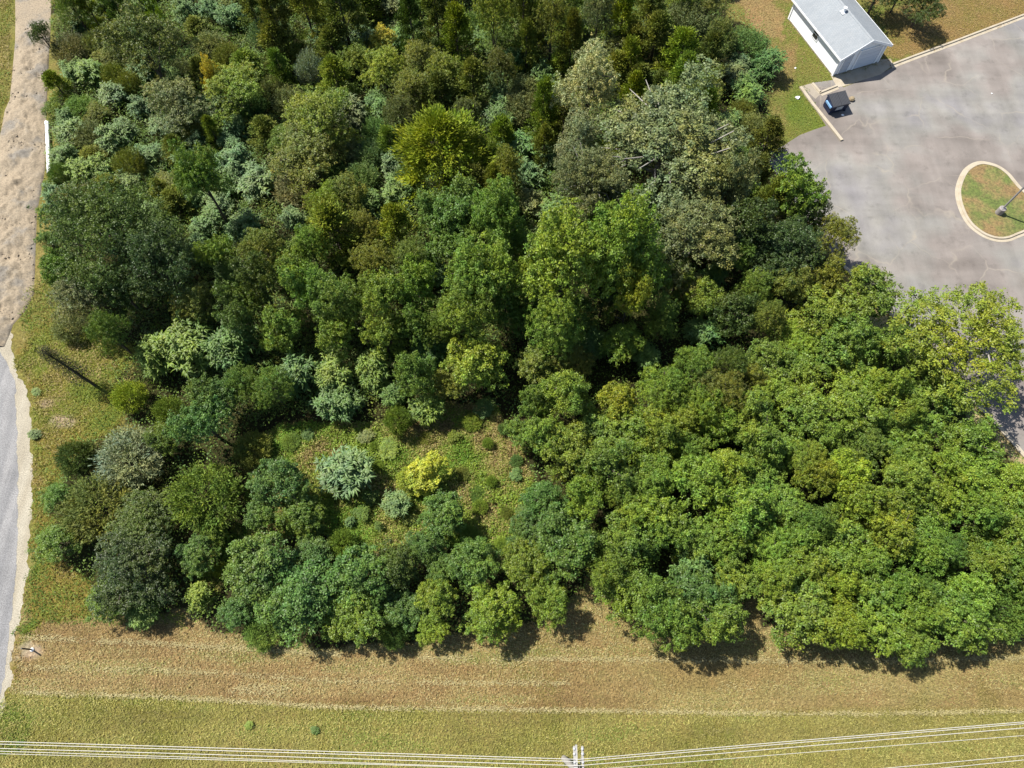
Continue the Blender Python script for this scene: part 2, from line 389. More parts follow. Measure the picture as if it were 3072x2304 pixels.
# ------------------------------------------------------------------ dirt track and gravel road on the left
def track():
    edge_r = [(-260, 165), (0, 156), (100, 152), (170, 148), (340, 140), (500, 138), (640, 112), (760, 108), (880, 104), (930, 80), (975, 40), (1005, 30), (1040, 15)]
    edge_l = [(-260, 62), (0, 44), (120, 45), (220, 36), (300, 28), (330, 14), (420, -4), (560, -20), (800, -60), (1040, -120)]
    vs = np.arange(-260, 1041, 4.0); er = np.interp(vs, [p[0] for p in edge_r], [p[1] for p in edge_r]); el = np.interp(vs, [p[0] for p in edge_l], [p[1] for p in edge_l])
    K = 44; V = []; C = []
    for v_, a, b_ in zip(vs, el, er):
        for k in range(K + 1):
            t = k / K; p = at(a + (b_ - a) * t, v_); V.append((p.x, p.y, t, v_))
    V = np.array(V); x, y, t, v_ = V.T
    rough = np.clip((v_ - 60) / 40, 0.06, 1)
    ridge = np.sin(np.clip(t, 0, 1) * np.pi) ** 0.7
    lump = fbm(x, y, 1.1, 60, 5); cross = 0.5 + 0.5 * np.sin(y * 2.1 + 2.5 * fbm(x, y, 2, 70))
    z = 0.012 + rough * ridge * (0.14 + 0.6 * np.clip(lump - 0.35, 0, 1) + 0.3 * cross * fbm(x, y, 3, 75) + 0.2 * (vnoise(x, y, 0.35, 80) - 0.3) + 0.1 * (vnoise(x, y, 0.16, 83) - 0.4))
    z = np.where((t < 0.01) | (t > 0.99), -0.03, z)
    n = len(vs); I = np.arange(n * (K + 1)).reshape(n, K + 1)
    F = np.stack([I[:-1, :-1], I[1:, :-1], I[1:, 1:], I[:-1, 1:]], -1).reshape(-1, 4)
    me = mesh_np("dirt_track", np.stack([x, y, z], 1), np.full(len(F), 4), F.ravel(), True)
    m, nt, b = new_mat("dirt_and_gravel"); vec = obj_coord(nt)
    n1 = noise(nt, vec, 0.33, 4); f = noise(nt, vec, 7, 5, 0.75)
    c = ramp(nt, n1, [(0.4, lin(204, 184, 154)), (0.52, lin(196, 178, 150)), (0.6, lin(174, 164, 148)), (0.7, lin(162, 154, 142))]).outputs[0]
    c = mixc(nt, 1.0, c, ramp(nt, f, [(0.32, 0.6), (0.5, 1.0), (0.68, 1.35)]).outputs[0], 'MULTIPLY')
    nt.links.new(c, b.inputs['Base Color']); b.inputs['Roughness'].default_value = 0.95; bump(nt, b, f, 0.6, 0.08)
    tag(link("dirt_track", me, m), kind='structure')
    # loose stones on the spoil
    V = []; F = []; cnt = 0; st = []
    for _ in range(1100):
        v0 = RND.uniform(90, 960); a = np.interp(v0, vs, el); b_ = np.interp(v0, vs, er); q = RND.uniform(0.04, 0.97)
        p = at(a + (b_ - a) * q, v0); st.append((p.x, p.y, q, v0))
    P = np.array(st); pz = 0.05 + 0.2 * np.sin(P[:, 2] * np.pi) ** 0.7
    r = 0.03 + 0.09 * RG.random(len(P)) ** 3
    oct_ = np.array([(1, 0, 0), (0, 1, 0), (-1, 0, 0), (0, -1, 0), (0, 0, 0.8), (0, 0, -0.8)])
    tri = np.array([(0, 1, 4), (1, 2, 4), (2, 3, 4), (3, 0, 4), (1, 0, 5), (2, 1, 5), (3, 2, 5), (0, 3, 5)])
    W = (oct_[None] * (0.7 + 0.6 * RG.random((len(P), 6, 1)))) * r[:, None, None]
    an = RG.random(len(P)) * 6.28; ca, sa = np.cos(an), np.sin(an)
    W = np.stack([W[..., 0] * ca[:, None] - W[..., 1] * sa[:, None], W[..., 0] * sa[:, None] + W[..., 1] * ca[:, None], W[..., 2]], -1)
    W += np.stack([P[:, 0], P[:, 1], pz], 1)[:, None, :]
    Fi = (tri[None] + 6 * np.arange(len(P))[:, None, None]).reshape(-1, 3)
    me = mesh_np("gravel", W.reshape(-1, 3), np.full(len(Fi), 3), Fi.ravel())
    tag(link("gravel", me, plain("loose_stone", lin(205, 188, 165), 0.9, ws=3, wear=0.45)), "loose grey and tan stones on the dirt track", "gravel", kind='stuff')
track()
def road_mat(name, c1, c2):
    m, nt, b = new_mat(name); v = obj_coord(nt); vr = obj_coord(nt, (1.6, 0.1, 1))
    s = noise(nt, vr, 1.0, 4); f = noise(nt, v, 14, 4, 0.75); g = noise(nt, v, 0.7, 3)
    c = ramp(nt, s, [(0.35, c1), (0.65, c2)]).outputs[0]
    c = mixc(nt, 1.0, c, ramp(nt, f, [(0.34, 0.55), (0.66, 1.4)]).outputs[0], 'MULTIPLY'); c = mixc(nt, 1.0, c, ramp(nt, g, [(0.3, 0.9), (0.7, 1.1)]).outputs[0], 'MULTIPLY')
    nt.links.new(c, b.inputs['Base Color']); b.inputs['Roughness'].default_value = 0.92; bump(nt, b, f, 0.35, 0.03); return m
M_SHOULDER = road_mat("sandy_shoulder", lin(206, 194, 168), lin(222, 212, 188)); M_ROAD = road_mat("grey_chip_road", lin(164, 163, 163), lin(190, 188, 186))
def wobble(px, amp):
    q = densify(px, 5); return [(x + (float(vnoise(x, y, 26, 3)) - 0.5) * amp + (float(vnoise(x, y, 7, 8)) - 0.5) * amp * 0.6, y + (float(vnoise(x, y, 16, 6)) - 0.5) * amp) for x, y in q]
sh_edge = wobble([(30, 1000), (42, 1080), (50, 1130), (84, 1165), (92, 1250), (95, 1400), (92, 1600), (84, 1700), (70, 1800), (52, 1880), (40, 1930), (32, 1990), (38, 2040), (20, 2070), (10, 2130), (-40, 2260), (-140, 2600)], 16)
flat_sheet("road_shoulder", sh_edge + [(-900, 2600), (-700, 1000)], 0.005, M_SHOULDER)
rd_edge = wobble([(0, 1052), (20, 1085), (44, 1140), (50, 1250), (55, 1420), (52, 1600), (46, 1740), (34, 1850), (22, 1960), (8, 2060), (-30, 2200), (-120, 2500)], 7)
flat_sheet("gravel_road", rd_edge + [(-800, 2500), (-650, 1052)], 0.010, M_ROAD)

# ------------------------------------------------------------------ leaves, fronds, sprays
def unit(a): return a / np.maximum(1e-9, np.linalg.norm(a, axis=-1, keepdims=True))
def rhombs(P, D, Nn, L, W, bend=0.0):
    """leaf-shaped faces: base P, axis D, normal Nn."""
    D = unit(D); Sd = unit(np.cross(D, Nn)); L = np.asarray(L)[:, None]; W = np.asarray(W)[:, None]
    up = unit(np.cross(Sd, D))
    V = np.stack([P, P + D * L * 0.5 + Sd * W * 0.5 + up * bend * L, P + D * L, P + D * L * 0.5 - Sd * W * 0.5 + up * bend * L], 1)
    n = len(P); F = np.arange(n * 4).reshape(n, 4)
    return V.reshape(-1, 3), F
def leaf_mesh(name, V, F, col):
    me = mesh_np(name, V, np.full(len(F), F.shape[1]), F.ravel())
    a = me.attributes.new("leaf_col", 'FLOAT_COLOR', 'FACE')
    a.data.foreach_set('color', np.concatenate([col, np.ones((len(col), 1))], 1).astype(np.float32).ravel())
    return me
def rdir(rg, n, zmin=-1.0):
    z = rg.uniform(zmin, 1, n); a = rg.uniform(0, 2 * np.pi, n); r = np.sqrt(1 - z * z)
    return np.stack([r * np.cos(a), r * np.sin(a), z], 1)
def tones(rg, n, cl=None, ncl=1, amt=0.22, hue=0.12):
    t = 1 + rg.normal(0, amt, n)
    h = rg.normal(0, hue * 0.6, n)
    if cl is not None:
        t = t * (1 + rg.normal(0, 0.12, ncl))[cl]; h = h + rg.normal(0, hue, ncl)[cl]
    t = np.clip(t, 0.45, 1.8); h = np.clip(h, -0.3, 0.45)
    return np.stack([t * (1 + h * 1.3), t * (1 + h * 0.25), t * (1 - h * 0.8)], 1)

def crown_clumps(seed, R, zc, hz, ncl, rc, nl, L, zmin=-0.35, inner=0.09, lobes=5, flat=0.85, spread=0.62):
    """broad-leaved crown: several leaders of unequal height, each carrying rosettes of leaves over its outside."""
    rg = np.random.default_rng(seed)
    a = np.arange(lobes) * 2.4 + rg.uniform(0, 6.28); rr = np.sqrt((np.arange(lobes) + 0.15) / lobes) * spread * rg.uniform(0.8, 1.2, lobes)
    lr = R * 0.92 / math.sqrt(lobes) ** 0.8 * rg.uniform(0.7, 1.3, lobes)
    lz = zc + hz * (0.4 - 0.85 * rr ** 1.6 + rg.normal(0, 0.2, lobes)); lv = np.maximum(lr * rg.uniform(0.9, 1.5, lobes), hz * 0.34)
    LC = np.stack([np.cos(a) * rr * R, np.sin(a) * rr * R, lz], 1)
    ld = rg.choice(lobes, ncl, p=lr ** 2 / np.sum(lr ** 2)); d = rdir(rg, ncl, zmin)
    ph = rg.uniform(0, 6.28, (lobes, 3))[ld]
    ridge = 1 + 0.16 * np.sin(5 * np.arctan2(d[:, 1], d[:, 0]) + ph[:, 0]) * np.sin(4 * d[:, 2] + ph[:, 1])
    k = (0.5 + 0.62 * rg.random(ncl) ** 0.7) * ridge
    k = np.where(rg.random(ncl) < 0.07, k * 1.22, k)
    sc = np.stack([lr[ld], lr[ld], lv[ld]], 1); c = LC[ld] + d * k[:, None] * sc
    rcs = rc * rg.uniform(0.6, 1.45, ncl)
    cl = rg.integers(0, ncl, nl); n_in = int(nl * inner)
    e = rdir(rg, nl, 0.0); e = unit(e + 0.35 * d[cl] + np.array([0, 0, 0.25]))
    P = c[cl] + e * rcs[cl][:, None] * rg.uniform(0.35, 1.05, nl)[:, None] * np.array([1, 1, flat])
    q = ld[cl[:n_in]]; P[:n_in] = LC[q] + rdir(rg, n_in, -0.8) * (rg.random(n_in) ** 0.4)[:, None] * np.stack([lr[q], lr[q], lv[q]], 1) * 0.75
    nn = unit(e + rg.normal(0, 0.4, (nl, 3)) + np.array([0, 0, 0.25]))
    ax = unit(np.cross(nn, rg.normal(0, 1, (nl, 3))) + 0.35 * e); ax[:, 2] -= 0.15
    V, F = rhombs(P, ax, nn, L * rg.uniform(0.65, 1.35, nl), L * 0.7 * rg.uniform(0.7, 1.2, nl), 0.06)
    return leaf_mesh("crown", V, F, tones(rg, nl, cl, ncl, 0.2, 0.055)), c, k
def limbs(seed, c, R, h, r0, zstart, pick=14, lean=(0, 0)):
    rg = random.Random(seed); mb = MB()
    top = Vector((lean[0], lean[1], h * 0.72))
    mb.tube([(0, 0, -0.2), (lean[0] * .2, lean[1] * .2, h * 0.25), (lean[0] * .6, lean[1] * .6, h * 0.5), top], [r0 * 1.25, r0, r0 * 0.7, r0 * 0.3], 7)
    idx = rg.sample(range(len(c)), min(pick, len(c)))
    for i in idx:
        e = Vector(c[i]); t = rg.uniform(zstart, 0.68); s = Vector((lean[0] * t, lean[1] * t, h * t)); s.z = min(s.z, e.z - 0.1) if e.z > 0.6 else 0.4
        mid = s.lerp(e, 0.5) + Vector((rg.uniform(-.1, .1) * R, rg.uniform(-.1, .1) * R, 0.12 * R))
        mb.tube([s, mid, e], [r0 * 0.42, r0 * 0.26, r0 * 0.1], 5, False)
    return mb.mesh("trunk", True)
def proto_broad(seed, R=2.0, h=5.0, ncl=300, rc=0.27, nl=7500, L=0.17, **k):
    zc = h * 0.6; me, c, rad = crown_clumps(seed, R, zc, h * 0.4, ncl, rc, nl, L, **k)
    return dict(R=R, h=h, crown=me, trunk=limbs(seed, c, R, h, 0.05 * R, 0.2), zc=0.6)
def proto_cedar(seed, R=1.7, h=6.0, nb=95, per=88, L=0.22):
    rg = np.random.default_rng(seed)
    t = rg.random(nb) ** 0.75                                    # 0 bottom, 1 top
    prof = np.clip((1 - t) ** 0.62, 0.05, 1) * (0.72 + 0.28 * np.clip(t * 6, 0, 1))
    a = rg.uniform(0, 2 * np.pi, nb) + t * 3
    wob = 1 + 0.28 * np.sin(3 * a + rg.uniform(0, 6)) * np.sin(9 * t + rg.uniform(0, 6)) + rg.normal(0, 0.1, nb)
    r = R * prof * wob
    tip = np.stack([r * np.cos(a), r * np.sin(a), h * (0.1 + 0.88 * t) + 0.1 * r], 1)
    root = np.stack([0 * a, 0 * a, h * (0.08 + 0.84 * t)], 1)
    b = np.repeat(np.arange(nb), per); n = len(b)
    f = 1.02 - 0.6 * rg.random(n) ** 1.5
    P = root[b] + (tip - root)[b] * f[:, None] + rg.normal(0, 0.15, (n, 3)) * (0.65 + R * 0.22) * np.array([1, 1, 0.6])
    D = unit(tip - root)[b] * 0.9 + rg.normal(0, 0.42, (n, 3)) + np.array([0, 0, 0.5])
    nn = unit(rg.normal(0, 0.7, (n, 3)) + np.array([0, 0, 0.8]) + 0.5 * unit(tip - root)[b])
    V, F = rhombs(P, D, nn, L * rg.uniform(0.6, 1.3, n), 0.085 * rg.uniform(0.7, 1.3, n))
    mb = MB(); mb.tube([(0, 0, -0.2), (0, 0, h * 0.5), (0, 0, h * 0.93)], [0.07 * R, 0.05 * R, 0.015], 6)
    for i in rg.choice(nb, 26, replace=False):
        mb.tube([root[i], (root[i] + tip[i]) / 2 + np.array([0, 0, -0.05]), tip[i]], [0.03, 0.02, 0.008], 4, False)
    return dict(R=R, h=h, crown=leaf_mesh("crown", V, F, tones(rg, n, b, nb, 0.18, 0.05)), trunk=mb.mesh("trunk", True), zc=0.5)
def proto_frond(seed, R=1.6, h=2.8, nsh=230, per=11, L=0.36):
    """shoots ending in whorls of long pinnate fronds, each frond a folded, arching strip."""
    rg = np.random.default_rng(seed)
    d = rdir(rg, nsh, -0.1); rad = 0.45 + 0.55 * rg.random(nsh) ** 0.5
    nl_ = 6; la = rg.uniform(0, 6.28, nl_); lr_ = R * 0.5 * np.sqrt(rg.random(nl_)); LC = np.stack([np.cos(la) * lr_, np.sin(la) * lr_, rg.normal(0, 0.14, nl_) * h], 1); LC[0] = 0
    tip = LC[rg.integers(0, nl_, nsh)] + d * rad[:, None] * np.array([R * 0.62, R * 0.62, h * 0.5]) * rg.uniform(0.75, 1.15, (nsh, 1)); tip[:, 2] += h * 0.42
    s = np.repeat(np.arange(nsh), per); n = len(s); a = rg.uniform(0, 2 * np.pi, n)
    out = unit(d + np.array([0, 0, 0.45]))[s]
    D = unit(np.stack([np.cos(a), np.sin(a), rg.uniform(-0.1, 0.7, n)], 1) + 0.55 * out)
    Ls = L * rg.uniform(0.6, 1.25, n); Wd = 0.06 * rg.uniform(0.7, 1.3, n)
    Sd = unit(np.cross(D, np.array([0, 0, 1.0]))); base = tip[s] - out * (rg.random(n) * 0.35)[:, None]
    up = np.cross(Sd, D)
    pts = []
    for q, (dr, w) in enumerate(((0.0, 0.25), (0.03, 1.0), (-0.16, 0.9), (-0.5, 0.1))):
        cpt = base + D * (Ls * q / 3)[:, None] + np.array([0, 0, 1.0]) * (Ls * dr)[:, None]
        w_ = (Wd * w / 2)[:, None]
        pts += [cpt - Sd * w_ - up * w_ * 0.45, cpt, cpt + Sd * w_ - up * w_ * 0.45]
    V = np.stack(pts, 1).reshape(-1, 3); o = np.arange(n)[:, None] * 12
    F = np.concatenate([o + np.array([[3 * q + j, 3 * q + j + 1, 3 * q + j + 4, 3 * q + j + 3]]) for q in range(3) for j in (0, 1)], 0)
    col = tones(rg, n, s, nsh, 0.16, 0.05); col = np.tile(col, (6, 1))
    mb = MB()
    for i in range(0, nsh, 9):
        mb.tube([(0.1 * d[i][0], 0.1 * d[i][1], -0.1), tip[i] * np.array([.6, .6, .55]), tip[i]], [0.03, 0.022, 0.01], 4, False)
    return dict(R=R, h=h, crown=leaf_mesh("foliage", V, F, col), trunk=mb.mesh("stem", True), zc=0.5)
def proto_fine(seed, R=1.8, h=3.0, ntw=520, per=17, L=0.17, w=0.045):
    """many thin upright twigs set with narrow leaves: a soft, feathery outline."""
    rg = np.random.default_rng(seed)
    d = rdir(rg, ntw, -0.15); lob = rdir(rg, 7, 0.0); amp = 1 - 0.35 * (1 - np.max(d @ lob.T, 1))
    tip = d * (amp * (0.55 + 0.45 * rg.random(ntw) ** 0.5))[:, None] * np.array([R, R, h * 0.58]); tip[:, 2] += h * 0.42
    s = np.repeat(np.arange(ntw), per); n = len(s); out = unit(d + np.array([0, 0, 0.5]))[s]
    f = rg.random(n) * 0.6
    P = tip[s] - out * f[:, None] + rg.normal(0, 0.05, (n, 3))
    D = out * 0.8 + rg.normal(0, 0.55, (n, 3)); nn = unit(rg.normal(0, 0.8, (n, 3)) + np.array([0, 0, 0.9]))
    V, F = rhombs(P, D, nn, L * rg.uniform(0.6, 1.4, n), w * rg.uniform(0.7, 1.4, n))
    mb = MB()
    for i in range(0, ntw, 26):
        mb.tube([(0.15 * d[i][0], 0.15 * d[i][1], -0.1), tip[i] * np.array([.55, .55, .6]), tip[i]], [0.035, 0.024, 0.008], 4, False)
    return dict(R=R, h=h, crown=leaf_mesh("foliage", V, F, tones(rg, n, s, ntw, 0.18, 0.05)), trunk=mb.mesh("stem", True), zc=0.52)

PROTO = {
    'B': [proto_broad(100 + i, 2.0, 5.0, 380 + 20 * i, 0.19 + 0.02 * (i % 3), 13000, 0.125, lobes=9 + 2 * i, spread=0.72 + 0.03 * i) for i in range(6)],
    'L': [proto_broad(200 + i, 3.6, 9.0, 950, 0.27, 28000, 0.155, lobes=20 + 4 * i, zmin=-0.5, spread=0.78) for i in range(3)],
    'D': [proto_broad(300 + i, 2.8, 6.5, 800, 0.19, 20000, 0.11, lobes=13 + 3 * i, inner=0.16, spread=0.76) for i in range(4)],
    'O': [proto_broad(400 + i, 5.2, 10.0, 1500, 0.31, 40000, 0.165, lobes=34 + 6 * i, zmin=-0.2, spread=0.84) for i in range(2)],
    'S': [proto_broad(450, 4.6, 9.0, 800, 0.32, 26000, 0.15, lobes=24, zmin=-0.2, inner=0.08, flat=0.6, spread=0.88)],
    'H': [proto_broad(480, 5.4, 9.5, 1700, 0.28, 42000, 0.145, lobes=32, zmin=-0.45, inner=0.15, spread=0.82)],
    'C': [proto_cedar(500 + i) for i in range(4)],
    'K': [proto_cedar(520, 3.9, 8.5, 150, 150, 0.3)],
    'F': [proto_frond(600 + i) for i in range(4)],
    'W': [proto_fine(700 + i) for i in range(3)],
}
PROTO['O'][0]['trunk'] = limbs(9, np.array([(4.0 * math.cos(a), 4.0 * math.sin(a), 6.8 + 1.6 * math.sin(3 * a)) for a in np.linspace(0, 6, 22)]), 5.2, 10.0, 0.26, 0.2, 22)
NAME = {'B': 'broadleaf_tree', 'L': 'tall_broadleaf_tree', 'H': 'broadleaf_tree', 'D': 'small_leaved_tree', 'O': 'oak_tree', 'S': 'oak_tree', 'C': 'cedar_tree', 'K': 'cedar_tree', 'F': 'frond_shrub', 'W': 'feathery_shrub'}
TINT = {'bright': (.122, .180, .022), 'mid': (.100, .155, .021), 'dark': (.062, .096, .017), 'blue': (.078, .136, .026), 'olive': (.125, .145, .022),
        'yolive': (.150, .188, .020), 'dolive': (.092, .108, .019), 'grey': (.180, .215, .130), 'ogrey': (.132, .155, .056), 'pale': (.275, .285, .125), 'yellow': (.27, .315, .040),
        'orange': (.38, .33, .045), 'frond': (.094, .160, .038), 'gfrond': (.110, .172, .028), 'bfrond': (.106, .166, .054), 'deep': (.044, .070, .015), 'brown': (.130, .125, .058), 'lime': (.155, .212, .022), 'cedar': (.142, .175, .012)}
PLANTS = []
SHRUB = {'F', 'W'}
def plant(kind, u, v, r, h, tint, label=None, group=None, idx=None, sq=1.0):
    """one tree or shrub whose crown shows round photo pixel (u, v) with radius r pixels, h metres tall."""
    pr = PROTO[kind][(RND.randrange(len(PROTO[kind]))) if idx is None else idx]
    zc = pr['zc'] * h; p = at(u, v, zc); R = r / ppm(p)
    root = empty(NAME[kind], (p.x, p.y, 0), RND.uniform(0, 6.28))
    s = R / pr['R']; root.scale = (s, s * sq, h / pr['h'])
    cr = link("foliage" if kind in SHRUB else "crown", pr['crown'], M_NEEDLE if kind in 'CKW' else M_LEAF, root)
    c = TINT[tint]; jb = RND.uniform(0.88, 1.12); j = [jb * (1 + RND.uniform(-0.035, 0.035)) for _ in range(3)]
    cr.color = (c[0] * j[0], c[1] * j[1], c[2] * j[2], 1)
    link("stem" if kind in SHRUB else "trunk", pr['trunk'], M_PALEBARK if kind in 'OS' else M_BARK, root)
    tag(root, label, 'shrub' if kind in SHRUB else 'tree', group)
    PLANTS.append(dict(o=root, k=kind, u=u, v=v, r=r, h=h, tint=tint, label=label))
    return root

